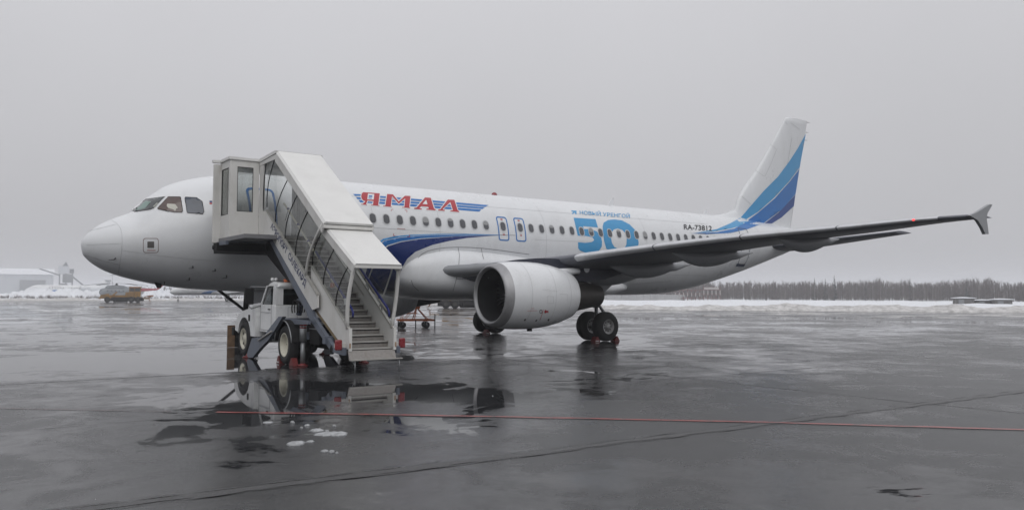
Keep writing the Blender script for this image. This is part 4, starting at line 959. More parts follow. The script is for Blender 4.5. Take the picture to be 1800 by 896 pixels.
# ================================================================ THE STAIR TRUCK  (axis along y, foot of the stairs towards -y)
TRK = empty('stair_truck', (4.7, -7.0, 0)); tag(TRK, 'white truck carrying enclosed boarding stairs up to the airliner door', 'stair truck')
TI = Matrix.Translation((-4.7, 7.0, 0))
class _TB(MB):
    def build(s, name, material, parent=None, fix=True):
        o = super().build(name, material, parent if parent is not None else TRK, fix)
        if parent is None: o.matrix_parent_inverse = TI
        return o
XL, XR, LL, LR = 3.97, 5.25, 4.08, 5.24
yz = lambda u, v, x: tuple(onx(u, v, x)[1:])
UP_POLY = [(-4.6,3.42),(-5.56,3.46),(-8.82,1.40),(-9.14,1.46),(-9.13,1.76),(-5.26,4.15),(-4.6,4.15)]
BEAM = [(-4.6,3.415),(-5.56,3.455),(-8.82,1.395),(-8.90,1.20),(-8.62,1.22),(-5.58,3.27),(-4.6,3.26)]
LO_POLY = [(-10.75,.54),(-10.75,1.0),(-8.4,2.50),(-8.4,1.62),(-10.52,.54)]
def dense_line(a, b, n): return [(a[0]+(b[0]-a[0])*i/n, a[1]+(b[1]-a[1])*i/n) for i in range(n+1)]
for sx_, xo in ((-1, XL), (1, XR)):
    _TB().prism(UP_POLY, 'x', xo, xo-sx_*.04).build('side_panel', STW)
    _TB().prism(BEAM, 'x', xo+sx_*.012, xo-sx_*.07).build('side_beam', BLUEG)
    tr_ = dense_line((-5.26, 4.155), (-9.12, 1.765), 1)
    _TB().bar((xo-sx_*.02, tr_[0][0], tr_[0][1]), (xo-sx_*.02, tr_[1][0], tr_[1][1]), .07, .05).build('top_rail', NOSING)
for sx_, xo in ((-1, LL), (1, LR)):
    _TB().prism(LO_POLY, 'x', xo, xo-sx_*.04).build('side_panel', STW)
    _TB().bar((xo-sx_*.02, -10.70, 1.01), (xo-sx_*.02, -8.45, 2.48), .07, .05).build('top_rail', NOSING)
    _TB().bar((xo-sx_*.03, -10.50, .50), (xo-sx_*.03, -8.6, 1.47), .05, .09).build('slide_rail', mat('brass_brown', (0.2, 0.15, 0.08), 0.5))
    _TB().bar((xo-sx_*.02, -10.78, .50), (xo-sx_*.02, -10.78, 1.02), .07, .05, up=(0,1,0)).build('end_post', STW)
    _TB().box((xo-.018-sx_*.005, -10.815, .57), (xo+.018-sx_*.005, -10.808, .68)).build('reflector', mat('reflector_tan', (0.35, 0.24, 0.16), 0.3))
# a plate lettered with the airport's name
vs, fs = text_mesh('АЭРОПОРТ  САЛЕХАРД', 1.0, 0.022)
sl = Vector((0, -3.26, -2.06)).normalized(); nn_ = Vector((0, sl.z, -sl.y)); st0 = Vector((XL-.006, -5.66, 3.645)); TL = 3.15
_TB().add([st0+sl*(a*TL)+nn_*(b*.17/.70) for a, b in vs], fs).build('airport_name', mat('lettering_blue', (0.03, 0.04, 0.12), 0.5))
# glazing: divider positions measured on the left plane, repeated on the right
def arc(bot, top, x, sx_, n=6, bulge=.05):
    out = []
    for i in range(n+1):
        h = i/n; e = h**1.35
        out.append((x+sx_*bulge*math.sin(math.pi*h), bot[0]+(top[0]-bot[0])*e, bot[1]+(top[1]-bot[1])*h))
    return out
UPD = [((468.6,363.6),(483,276)), ((483,390),(507,311)), ((500,419),(524,338)), ((518,449),(543,366)), ((537,486.5),(567,392))]
LOD = [((547.8,466),(568,401)), ((567,502.5),(589,433)), ((589,540.6),(611,468)), ((609.5,578),(621,470))]
for sx_, xo in ((-1, XL+.02), (1, XR-.02)):
    arcs = [arc((-4.95,4.16), (-5.12,5.52), xo, sx_, bulge=.02)]+[arc(yz(*b, XL), yz(*t, XL), xo, sx_) for b, t in UPD]
    for i, (A, B) in enumerate(zip(arcs[:-1], arcs[1:])): _TB().loft([A, B], closed=False, caps=False).build('glazing_pane', GLASS)
    for A in arcs[:-1]: _TB().path([(p[0]+sx_*.006, p[1], p[2]) for p in A], .012, 6).build('glazing_bar', BLACKP)
    _TB().path([(p[0]+sx_*.01, p[1], p[2]) for p in arcs[-1]], .035, 8).build('canopy_post', STW)
for sx_, xo in ((-1, LL+.02), (1, LR-.02)):
    arcs = [arc(yz(*b, LL), yz(*t, LL), xo, sx_, bulge=.045) for b, t in LOD]
    for A, B in zip(arcs[:-1], arcs[1:]): _TB().loft([A, B], closed=False, caps=False).build('glazing_pane', GLASS)
    for A in arcs[:-1]: _TB().path([(p[0]+sx_*.006, p[1], p[2]) for p in A], .012 if sx_ < 0 else .018, 6).build('glazing_bar', BLACKP if sx_ < 0 else STW)
    _TB().path([(p[0], p[1], p[2]) for p in arcs[-1]]+[(xo, -11.0, 2.50)], .045, 10).build('canopy_post', STW)
# roofs with side fascias
def roof(y0, z0, y1, z1, xa, xb, th, fas, flat=None):
    q = Vector((0, y1-y0, z1-z0)).normalized(); n_ = Vector((0, q.z, -q.y)); 
    if n_.z < 0: n_ = -n_
    b = _TB(); a = Vector((0, y0, z0)); e = Vector((0, y1, z1))
    P = lambda v, x: (x, v.y, v.z)
    ring0 = [P(a, xa), P(a+n_*th, xa+.05), P(a+n_*th, xb-.05), P(a, xb)]; ring1 = [P(e, xa), P(e+n_*th, xa+.05), P(e+n_*th, xb-.05), P(e, xb)]
    b.loft([ring0, ring1], smooth=False); o = b.build('canopy_roof', STR)
    for x, s_ in ((xa, 1), (xb, -1)):
        _TB().add([P(a-n_*fas, x+s_*.012), P(e-n_*fas, x+s_*.012), P(e-n_*.004, x+s_*.012), P(a-n_*.004, x+s_*.012), P(a-n_*fas, x+s_*.05), P(e-n_*fas, x+s_*.05), P(e-n_*.004, x+s_*.05), P(a-n_*.004, x+s_*.05)], [(0,1,2,3),(7,6,5,4),(0,4,5,1),(3,2,6,7),(0,3,7,4),(1,5,6,2)]).build('roof_fascia', STW)
    return o
roof(-6.07, 5.68, -9.50, 3.48, XL-.03, XR+.03, .06, .24)
roof(-8.7, 3.72, -11.05, 2.44, LL-.03, LR+.03, .05, .20)
_TB().prism([(-4.6,5.60),(-6.07,5.68),(-6.10,5.74),(-6.0,5.76),(-4.62,5.70)], 'x', XL-.03, XR+.03).build('canopy_roof', STR)
for x in (XL-.012, XR-.03): _TB().prism([(-4.63,5.50),(-5.92,5.52),(-6.06,5.62),(-6.06,5.66),(-4.63,5.595)], 'x', x, x+.04).build('roof_fascia', STW)
_TB().box((XL, -4.96, 4.152), (XL+.05, -4.62, 5.595)).build('side_post', STW); _TB().box((XR-.05, -4.96, 4.152), (XR, -4.62, 5.595)).build('side_post', STW)
_TB().bar((LL-.02, -11.03, 2.42), (LR+.02, -11.03, 2.42), .05, .07).build('front_beam', STW)
_TB().bar((XL-.02, -9.48, 3.42), (XR+.02, -9.48, 3.42), .05, .08).build('front_beam', STW)
# steps
NST = 20; r_, t_ = .142, .225
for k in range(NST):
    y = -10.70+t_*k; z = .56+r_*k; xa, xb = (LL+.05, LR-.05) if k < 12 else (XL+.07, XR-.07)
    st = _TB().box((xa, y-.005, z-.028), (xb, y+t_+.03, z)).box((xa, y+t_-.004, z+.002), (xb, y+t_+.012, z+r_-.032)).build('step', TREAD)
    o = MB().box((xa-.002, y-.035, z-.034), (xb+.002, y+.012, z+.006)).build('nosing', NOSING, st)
    o = MB().box((xa, y-.004, z-.062), (xb, y+.008, z-.035)).build('nosing_shadow', BLACKP, st)  # black strip painted in as the shadow line under the nosing
fb_ = _TB().prism([(-10.78,.51),(-10.75,.51),(-10.83,.31),(-10.88,.31)], 'x', LL-.03, LR-.02).build('bottom_step', TREAD)
MB().bar((LL-.03, -10.90, .305), (LR+.12, -10.90, .305), .09, .025).build('nosing', NOSING, fb_)
for x in (LL+.09, LR+.05):
    MB().tube((x, -10.90, .30), (x, -10.90, .0), .014, n=8).build('leg', STEEL, fb_); MB().tube((x-.06, -10.88, .30), (x, -10.90, .16), .01, n=6).build('leg_brace', STEEL, fb_)
# handrails
for x, s_ in ((LL+.14, 1), (LR-.10, -1)):
    A = Vector((x, -10.55, 1.42)); B = Vector((x, -6.0, 4.30)); d_ = (B-A).normalized()
    _TB().tube(A+d_*.02, B, .026, n=10).build('handrail', CREAM)
    _TB().tube(A+Vector((0,0,.055)), A+d_*2.6+Vector((0,0,.055)), .030, n=10).build('handrail_sleeve', BLUEP)
    _TB().path([tuple(A+Vector((0,0,.055))), (x, A.y-.10, A.z-.04), (x, A.y-.09, A.z-.15)], .026, 8).build('handrail_end', BLUEP)
    for k in range(6):
        q = A+d_*(.5+k*.9); _TB().tube(q, q+Vector((-s_*.08, 0, -.30)), .014, n=6).build('handrail_bracket', STEEL)
        _TB().ball(tuple(q+Vector((0,0,.03))), (.04,.04,.04), 8, 5).build('handrail_clamp', BLUEP)
# platform cabin by the door
_TB().box((3.10, -6.2, 3.29), (5.92, -3.6, 3.40)).box((3.40, -3.6, 3.292), (5.90, -2.12, 3.398)).build('platform_deck', mat('deck_grey', (0.2, 0.2, 0.21), 0.6))
_TB().box((2.98, -3.95, 3.03), (6.0, -3.62, 3.27)).box((3.40, -3.62, 3.035), (5.90, -2.10, 3.265)).build('platform_bumper', BLACKP)
_TB().prism([(-4.55,3.26),(-5.50,3.38),(-7.3,2.2),(-6.4,2.15),(-4.55,2.98)], 'x', 4.2, 5.17).build('platform_truss', BLACKP)
def wall_win(name, axis, fixed, a0, a1, z0, z1, win, th, sgn=1):
    """wall with one window opening; axis 'x' runs along x at y = fixed, 'y' runs along y at x = fixed"""
    b = _TB(); (w0, w1, v0, v1) = win
    def B(p0, p1, q0, q1):
        if axis == 'x': b.box((p0, fixed, q0), (p1, fixed+th*sgn, q1))
        else: b.box((fixed, p0, q0), (fixed+th*sgn, p1, q1))
    B(a0, w0, z0, z1); B(w1, a1, z0, z1); B(w0, w1, z0, v0); B(w0, w1, v1, z1)
    o = b.build(name, STW)
    g = MB()
    if axis == 'x': g.box((w0, fixed+.015*sgn, v0), (w1, fixed+.021*sgn, v1))
    else: g.box((fixed+.015*sgn, w0, v0), (fixed+.021*sgn, w1, v1))
    g.build('pane', GLASS, o)
    f = MB()
    for (p0, p1, q0, q1) in ((w0-.002, w0+.012, v0, v1), (w1-.012, w1+.002, v0, v1), (w0, w1, v0-.002, v0+.012), (w0, w1, v1-.012, v1+.002)):
        if axis == 'x': f.box((p0, fixed-.004*sgn, q0), (p1, fixed+.012*sgn, q1))
        else: f.box((fixed-.004*sgn, p0, q0), (fixed+.012*sgn, p1, q1))
    f.build('window_seal', BLACKP, o)
    return o
wall_win('cabin_wall', 'x', -4.60, 3.13, 3.965, 3.37, 5.62, (3.34, 3.79, 4.15, 5.43), .04)
wall_win('cabin_wall', 'x', -4.60, 5.255, 5.90, 3.37, 5.62, (5.40, 5.75, 4.15, 5.43), .04)
wall_win('cabin_wall', 'y', 3.13, -4.558, -3.70, 3.30, 5.62, (-4.47, -3.80, 4.06, 5.40), .04)
wall_win('cabin_wall', 'y', 5.90, -4.558, -3.70, 3.30, 5.62, (-4.47, -3.80, 4.06, 5.40), .04, -1)
for x0_, x1_ in ((2.92, 3.20), (5.83, 5.98)):
    _TB().box((x0_, -3.70, 3.27), (x1_, -3.64, 5.58), bev=.012).build('front_flange', STW)
for x0_ in (3.42, 5.80):
    for k in range(5): _TB().box((x0_, -3.63+k*.28, 3.28), (x0_+.06, -3.63+k*.28+.25, 5.56), bev=.02).build('bellows_fold', mat('bellows_grey', (0.42, 0.42, 0.40), 0.6))
_TB().prism([(3.09,-4.64),(3.09,-3.72),(2.90,-3.72),(2.90,-3.58),(3.40,-3.56),(3.40,-2.25),(5.90,-2.25),(5.90,-3.56),(5.99,-3.58),(5.99,-3.72),(5.94,-3.74),(5.94,-4.64)], 'z', 5.622, 5.70).build('cabin_roof', STR)
_TB().box((3.13, -4.68, 3.26), (3.97, -4.602, 3.366)).build('sill_beam', BLUEG); _TB().box((3.045, -4.60, 3.19), (3.128, -3.66, 3.297)).build('sill_beam', BLUEG)
for k in range(3): _TB().tube((2.95+k*.12, -3.72, 3.18-k*.03), (2.98+k*.12, -3.62, 3.10), .035, n=8).build('buffer', RUBBER)

# ---- the truck under the stairs
TX_ = 4.75
def mir(x): return 2*TX_-x
_TB().box((4.28, -9.9, .62), (4.42, -3.2, .88)).build('chassis_rail', BLACKP); _TB().box((5.08, -9.9, .62), (5.22, -3.2, .88)).build('chassis_rail', BLACKP)
for y in (-9.4, -7.3, -6.0, -4.4): _TB().box((4.425, y-.06, .66), (5.075, y+.06, .84)).build('cross_member', BLACKP)
# hood with sloping nose
hd = []
for (y, w, z0, z1) in ((-5.36, .90, .95, 1.54), (-4.8, .86, .92, 1.52), (-4.2, .82, .92, 1.47), (-3.6, .79, .92, 1.41), (-3.38, .77, .95, 1.34), (-3.30, .74, 1.0, 1.22)):
    hd.append([(TX_-w, y, z0), (TX_+w, y, z0), (TX_+w, y, z1-.14), (TX_+w-.10, y, z1-.02), (TX_+w*.4, y, z1+.02), (TX_-w*.4, y, z1+.02), (TX_-w+.10, y, z1-.02), (TX_-w, y, z1-.14)])
_TB().loft(hd, smooth=False).build('hood', TRUCKW)
_TB().box((4.15, -3.30, .95), (5.35, -3.26, 1.22)).build('grille', BLACKP); _TB().box((3.72, -3.26, .55), (5.78, -3.05, .80), bev=.02).build('bumper', BLACKP)
for x in (3.98, 5.5): _TB().lathe([(0,.10),(.02,.10),(.03,.08),(.035,.01)], (x, -3.30, 1.06), 'y', 16).build('headlight', WHITE)
def fender(xo, xi):
    yc, zc, R = -4.32, .52, .60; out = [(-5.30, .60), (-5.34, 1.20), (-5.25, 1.40), (-4.7, 1.37), (-4.2, 1.30), (-3.75, 1.17), (-3.50, .98), (-3.46, .72), (-3.72, .68)]
    arch = [(yc+R*math.cos(a), zc+R*math.sin(a)) for a in np.linspace(math.radians(12), math.radians(172), 14)]
    poly = out+arch
    v2, tr = triangulate([poly], .2); b = _TB(); n = len(v2)
    b.add([(xo, p[0], p[1]) for p in v2], tr); b.add([(xi, p[0], p[1]) for p in v2], tr)
    m_ = len(poly); b.add([(xo, p[0], p[1]) for p in poly]+[(xi, p[0], p[1]) for p in poly], [(i, (i+1) % m_, (i+1) % m_+m_, i+m_) for i in range(m_)])
    b.build('fender', TRUCKW)
fender(3.70, 3.98); fender(mir(3.70), mir(3.98))
_TB().box((3.685, -4.85, 1.02), (3.70, -4.72, 1.20), bev=.006).build('side_lamp', BLACKP)
# cab
cab = _TB()
cab.box((3.80, -6.62, .74), (5.70, -5.36, 1.50), bev=.03)
cab.prism([(-6.62,1.501),(-6.62,2.05),(-6.58,2.05),(-6.40,1.98),(-6.36,1.501)], 'x', 3.82, 3.90); cab.prism([(-6.62,1.501),(-6.62,2.05),(-6.58,2.05),(-6.40,1.98),(-6.36,1.501)], 'x', 5.60, 5.68)
for x in (3.82, 5.60): cab.prism([(-5.36,1.501),(-5.46,1.501),(-5.92,1.99),(-5.84,2.02)], 'x', x, x+.07)
cab.box((3.901, -6.62, 1.93), (5.599, -6.57, 2.03)); cab.box((3.901, -6.62, 1.501), (4.02, -6.57, 1.929)); cab.box((5.48, -6.62, 1.501), (5.599, -6.57, 1.929))
cabo = cab.build('cab', TRUCKW)
rf = []
for (y, zb, zt, w) in ((-6.66, 1.98, 2.03, .90), (-6.60, 2.00, 2.09, .93), (-6.2, 2.01, 2.13, .93), (-5.9, 2.0, 2.10, .92), (-5.78, 1.98, 2.02, .88)):
    rf.append([(TX_-w, y, zb), (TX_+w, y, zb), (TX_+w-.08, y, zt), (TX_-w+.08, y, zt)])
MB().loft(rf, smooth=False).build('roof', TRUCKW, cabo)
MB().box((4.02, -6.605, 1.501), (5.48, -6.595, 1.93)).build('rear_window', CABGL, cabo)
for x in (3.845, 5.645): MB().prism([(-5.47,1.502),(-6.36,1.502),(-6.40,1.97),(-5.93,1.98)], 'x', x, x+.008).build('side_window', CABGL, cabo)
MB().add([(3.9,-5.40,1.502),(5.6,-5.40,1.502),(5.6,-5.86,2.0),(3.9,-5.86,2.0)], [(0,1,2,3)]).build('windshield', CABGL, cabo)
MB().box((3.796, -6.34, .80), (3.799, -6.325, 1.50)).build('door_seam', LINE, cabo); MB().box((3.796, -5.46, .80), (3.799, -5.445, 1.50)).build('door_seam', LINE, cabo); MB().box((3.796, -6.325, .80), (3.799, -5.46, .812)).build('door_seam', LINE, cabo)
MB().box((3.77, -6.25, 1.36), (3.798, -6.12, 1.39)).build('door_handle', BLACKP, cabo); MB().box((3.785, -6.3, 1.28), (3.798, -5.46, 1.30)).build('door_trim', LINEL, cabo)
MB().box((4.15, -6.624, 1.08), (4.42, -6.621, 1.44)).build('rear_panel', LINEL, cabo); MB().box((4.165, -6.627, 1.095), (4.405, -6.6245, 1.425)).build('rear_panel', TRUCKW, cabo)
for x in (4.1, 4.95): MB().box((x, -6.5, 1.1), (x+.5, -6.36, 1.78), bev=.05).build('seat', BLACKP, cabo)
MB().lathe([(-.02,.2),(0,.22),(.02,.2)], (4.3, -5.75, 1.5), 'y', 20).build('steering_wheel', BLACKP, cabo)
MB().box((3.72, -6.5, .50), (3.95, -5.4, .56)).build('running_board', STEEL, cabo)
MB().tube((4.27, -6.2, 2.12), (4.27, -6.2, 2.20), .10, n=14).build('beacon', AMBER, cabo); MB().box((4.0, -6.22, 2.115), (4.9, -6.0, 2.14)).build('beacon_base', BLACKP, cabo)
for x in (3.93, 4.03): MB().ball((x, -6.0, 2.19), (.055,.05,.055), 10, 6).build('work_lamp', WHITE, cabo)
for s_ in (-1, 1):
    X = lambda x: x if s_ < 0 else mir(x)
    mi = _TB().path([(X(3.86), -5.8, 1.98), (X(3.52), -5.45, 1.99), (X(3.48), -5.42, 1.9), (X(3.48), -5.42, 1.45), (X(3.55), -5.42, 1.38), (X(3.86), -5.44, 1.48)], .016, 8).build('mirror', STEEL)
    MB().box((min(X(3.36), X(3.60)), -5.47, 1.50), (max(X(3.36), X(3.60)), -5.40, 1.95), bev=.02).build('mirror_glass', BLACKP, mi)
# wheels
def wheel(x, y, r, w, dish, face):
    """one truck wheel; face -1 looks towards -x"""
    f = face
    t = _TB().lathe([(-w/2, r*.60), (-w/2, r*.86), (-w*.40, r*.96), (-w*.2, r), (w*.2, r), (w*.40, r*.96), (w/2, r*.86), (w/2, r*.60)], (x, y, r), 'x', 36, close=True).build('wheel', RUBBER)
    s = f*w/2
    MB().lathe([(s*1.0, r*.61), (s*1.04, r*.59), (s*.9, r*.54), (s*dish, r*.50), (s*dish, r*.26), (s*(dish+.25), r*.22), (s*(dish+.3), .004)], (x, y, r), 'x', 32).build('rim', RIMC, t)
    for k in range(8):
        a = 2*math.pi*k/8
        p0 = (x+s*dish, y+r*.40*math.cos(a), r+r*.40*math.sin(a)); MB().tube(p0, (x+s*(dish+.03), p0[1], p0[2]), r*.095 if dish > .3 else .02, n=8).build('hand_hole', BLACKP, t)
wheel(3.81, -4.32, .50, .26, .55, -1); wheel(mir(3.81), -4.32, .50, .26, .55, 1)
wheel(3.79, -7.72, .50, .25, -.2, -1); wheel(4.09, -7.72, .50, .25, .9, -1); wheel(mir(3.79), -7.72, .50, .25, -.2, 1); wheel(mir(4.09), -7.72, .50, .25, .9, 1)
_TB().tube((3.85, -7.72, .5), (5.65, -7.72, .5), .10, n=12).build('rear_axle', BLACKP); _TB().tube((3.9, -4.32, .48), (5.6, -4.32, .48), .07, n=12).build('front_axle', BLACKP)
for s_ in (-1, 1):     # mudguards and side tanks
    x0_, x1_ = (3.64, 4.26) if s_ < 0 else (mir(4.26), mir(3.64)); rr = []
    for a in np.linspace(math.radians(8), math.radians(172), 14):
        rr.append([(x, -7.72+R*math.cos(a), .5+R*math.sin(a)) for x, R in ((x0_, .60), (x1_, .60), (x1_, .64), (x0_, .64))])
    _TB().loft(rr, smooth=False).build('mudguard', BLACKP)
    xe = x0_-.004 if s_ < 0 else x1_+.004
    _TB().path([(xe, -7.72+.62*math.cos(a), .5+.62*math.sin(a)) for a in np.linspace(math.radians(8), math.radians(172), 14)], .018, 6).build('mudguard_trim', STEEL)
_TB().box((4.04, -9.1, .55), (4.27, -8.46, 1.05), bev=.02).build('tool_box', BLACKP); _TB().box((mir(4.27), -9.1, .55), (mir(4.04), -8.46, 1.05), bev=.02).build('tool_box', BLACKP)
_TB().box((3.72, -8.25, .80), (4.26, -6.75, 1.055)).build('battery_box', BLACKP) if False else _TB().box((4.02, -9.05, .92), (4.035, -8.5, .95)).build('box_trim', STEEL)
_TB().box((4.43, -9.2, .42), (5.07, -4.0, .617)).build('driveline', BLACKP); _TB().box((4.0, -7.0, .55), (4.27, -5.5, .72)).build('fuel_tank', BLACKP)
_TB().box((3.87, -7.4, 1.06), (5.63, -6.75, 1.15)).build('subframe', BLUEG); _TB().prism([(-6.72,1.06),(-6.95,1.17),(-9.0,1.15),(-9.0,1.06),(-6.72,.98)], 'x', 3.80, 3.86).build('subframe_side', BLUEG)
_TB().box((3.9, -9.8, .62), (5.6, -9.65, .80)).build('rear_beam', BLUEG)
# outriggers
OUT = [yz(u, v, 3.62) for u, v in ((435,629),(440,612),(446,594),(466,591),(481,571),(493,556),(500,556),(489,575),(475,597),(460,612),(447,628))]
for s_ in (-1, 1):
    x = 3.62 if s_ < 0 else mir(3.62)
    _TB().prism(OUT, 'x', x-.05, x+.05).build('outrigger', BLUEG)
    fy = OUT[0][0]-.06
    _TB().lathe([(0,.001),(.0,.15),(.03,.16),(.06,.07),(.12,.05)], (x, fy, 0), 'z', 18).build('outrigger_foot', REDP)
    a_, b_ = yz(455, 598, 3.55), yz(478, 582, 3.55); _TB().tube((x-.08, a_[0], a_[1]), (x-.08, b_[0], b_[1]), .022, n=8).build('piston_rod', NOSING)
    jx = 3.92 if s_ < 0 else mir(3.92)
    jp = _TB().tube((jx, -8.36, .05), (jx, -8.36, .62), .06, n=16).tube((jx, -8.36, .60), (jx, -8.36, 1.03), .085, n=16).build('jack_post', STEEL)
    for z in (.94, 1.0): MB().tube((jx, -8.36, z), (jx, -8.36, z+.032), .088, n=16).build('band', REDL, jp)
    MB().lathe([(0,.001),(0,.13),(.02,.14),(.05,.07),(.07,.06)], (jx, -8.36, 0), 'z', 18).build('foot', REDP, jp)
_TB().box((3.99, -8.44, .66), (5.51, -8.30, .84)).build('jack_beam', BLUEG)
# stair lifting frame
for s_ in (-1, 1):
    x = 4.0 if s_ < 0 else mir(4.0)-.14
    a_, b_, c_ = yz(543, 548, 4.0), yz(586, 612, 4.0), yz(606, 618, 4.0)
    _TB().bar((x, a_[0], a_[1]), (x, b_[0], b_[1]), .09, .16).bar((x, b_[0]+.05, b_[1]), (x, c_[0], c_[1]), .09, .16).build('lower_frame', BLUEG)
    _TB().tube((x-.06, b_[0], b_[1]-.02), (x+.06, b_[0], b_[1]-.02), .07, n=14).build('frame_pin', BLACKP)
    _TB().tube((4.30 if s_ < 0 else mir(4.30), -7.05, 1.25), (4.30 if s_ < 0 else mir(4.30), -7.45, 2.15), .075, n=12).tube((4.30 if s_ < 0 else mir(4.30), -6.9, 1.6), (4.3 if s_ < 0 else mir(4.3), -7.9, 1.9), .045, n=10).build('lift_cylinder', BLUEG)
    _TB().box((4.22 if s_ < 0 else 5.08, -6.75, 2.10), (4.42 if s_ < 0 else 5.28, -6.60, 2.45)).build('rest_bracket', BLUEG)
for k in range(4):
    cy, cz, R = -7.55-k*.09, 1.42, .22-.015*k
    _TB().path([(4.0+.03*k, cy+R*math.cos(a), cz+R*.95*math.sin(a)) for a in np.linspace(-.6, 3.7, 14)], .016, 6).build('hydraulic_hose', BLACKP)
for x0_, x1_ in ((3.80, 3.97), (5.42, 5.58)):
    lm = _TB().box((x0_, -10.66, .52), (x1_, -10.58, .76), bev=.03).build('tail_lamp', REDL)
    MB().box((min(x0_, 3.98) if x0_ < 4 else 5.30, -10.60, .58), (4.08 if x0_ < 4 else x0_+.02, -10.57, .68)).build('bracket', STW, lm)
_TB().box((4.10, -9.7, 1.95), (4.16, -9.6, 2.06)).build('control_box', ORANGE); _TB().box((4.14, -10.35, 1.55), (4.26, -10.33, 1.70)).build('notice_plate', WHITE)

# ================================================================ SMALL THINGS ON THE APRON
def chock(x, y, rz, label, w=.26):
    b = MB().prism([(-.14,.0),(.14,.0),(.03,.19),(-.03,.19)], 'y', -w/2, w/2)
    t = empty('wheel_chock', (x, y, .004), rz); tag(t, label, 'wheel chock', 'red wheel chocks'); b.build('wedge', REDP, t)
    MB().box((-.10, -w/2-.012, .02), (.06, -w/2-.002, .045)).build('reflective_strip', WHITE, t); MB().tube((.10, -w/4, .09), (.10, w/4, .09), .012, n=6).build('rope_handle', BLACKP, t)
    return t
chock(3.76, -7.24, -math.pi/2, 'red chock ahead of the stair truck rear wheel', .14); chock(3.76, -8.17, math.pi/2, 'red chock behind the stair truck rear wheel, by the jack post', .14)
chock(18.22, -4.27, math.pi, 'red chock behind the outer port main wheel of the airliner'); chock(17.20, -4.27, 0, 'red chock in front of the outer port main wheel of the airliner')
chock(17.20, 3.32, 0, 'red chock by the starboard main wheels of the airliner')
# board by the nose wheel
wb = empty('wheel_board', (4.62, -.25, .004)); tag(wb, 'upright brown board with black backing beside the nose wheel', 'board')
MB().box((-.22, -.05, 0), (.02, .0, .74)).build('board', WOOD, wb); MB().box((.021, -.03, .0), (.26, .02, .70), bev=.01).build('rubber_pad', RUBBER, wb)
# orange maintenance stand beyond the belly
ms = empty('maintenance_stand', (17.55, 10.75, 0), -YAW*.6); tag(ms, 'orange steel maintenance trestle on castors under the far wing', 'stand')
fr = MB(); 
for y in (-.45, .45): fr.bar((-.95, y, .42), (.95, y, .42), .06, .10)
for x in (-.95, -.3, .95): fr.bar((x, -.45, .42), (x, .45, .42), .06, .08, up=(0,0,1))
fr.build('base_frame', ORANGE, ms)
for y in (-.4, .4):
    MB().bar((-.75, y, .47), (-.7, y, .75), .04, .04, up=(0,1,0)).build('upright', ORANGE, ms); MB().bar((-.1, y, .47), (.05, y*.3, 1.12), .05, .05, up=(0,1,0)).build('upright', ORANGE, ms)
    MB().bar((.62, y, .47), (.1, y*.3, 1.05), .045, .045, up=(0,1,0)).build('brace', ORANGE, ms); MB().bar((-.8, y, .75), (.05, y, .80), .04, .04).build('rail', ORANGE, ms); MB().bar((-.6, y, .47), (-.3, y, .78), .03, .03, up=(0,1,0)).build('brace', ORANGE, ms)
MB().box((-.12, -.2, 1.02), (.22, .2, 1.2), bev=.02).build('head', ORANGE, ms)
for x in (-.72, .55):
    for y in (-.45, .45): MB().lathe([(-.03,.05),(-.03,.15),(-.02,.17),(.02,.17),(.03,.15),(.03,.05)], (x, y, .17), 'y', 18).build('castor', RUBBER, ms); MB().box((x-.03, y-.05, .17), (x+.03, y+.05, .37)).build('castor_fork', STEEL, ms)
for x in (-.98, .98, -.05): MB().tube((x, -.5, .0), (x, -.5, .75 if x > 0 else .42), .03, n=8).build('jack_leg', BLACKP, ms)
# lumps of slush near the painted line
SLAB = ['lone oval slush lump just past the red line, left of the others', 'small rounded slush lump nearest the red line', 'slush strip touching the longest slush lump', 'longest flat slush lump on the wet asphalt', 'bumpy slush lump at one end of the longest lump', 'second longest ragged slush lump, nearer the asphalt joint', 'small lump rising on the second longest slush lump', 'round slush blob, biggest of three in a row', 'middle slush blob of three in a row', 'smallest slush blob of three in a row', 'thin slush sliver above the longest lump', 'tiny slush speck between the lone oval lump and the rounded one', 'tiny slush speck under the small rounded lump', 'tiny slush speck by the red line, right of the others']
SL = mat('slush', (0.36, 0.37, 0.38), 0.4, var=0.3, scale=10, bump=0.6, bscale=25)
for i, (u, v, w) in enumerate(((472,742.5,18),(540,748,11),(557,757,26),(580,762,52),(597,764,30),(520,780,36),(545,776,14),(571,793.5,14),(583,795,11),(592,796,7),(575,758,9),(514,743,9),(530,752,6),(588,749,7))):
    p = onz(u, v); L = w/FPX*np.linalg.norm(p-CAM)
    rr = []
    for k in range(5):
        s_ = 1-k/4.4; rr.append([(L*.5*s_*(1+.35*noise.noise((math.cos(a)*1.5, math.sin(a)*1.5, i*3.1))+.3*noise.noise((math.cos(a)*5, math.sin(a)*5, i*3.1+k*.4)))*math.cos(a), L*.42*s_*(1+.35*noise.noise((math.cos(a)*1.5, math.sin(a)*1.5, i*3.1))+.3*noise.noise((math.cos(a)*5, math.sin(a)*5, i*3.1+k*.4)))*math.sin(a), (.016+.007*(i % 3)+.012*noise.noise((math.cos(a)*4, math.sin(a)*4, i*1.7+k)))*math.sqrt(max(0, 1-s_*s_))-.002) for a in np.linspace(0, 2*math.pi, 37)[:-1]])
    o = MB().loft(rr).build('slush_lump', SL); o.location = (p[0], p[1], .002); o.rotation_euler = (0, 0, -YAW+.2*i)
    tag(o, SLAB[i], 'slush', 'slush lumps near the red line')
STN = mat('stone_dark', (0.03, 0.03, 0.03), 0.6)

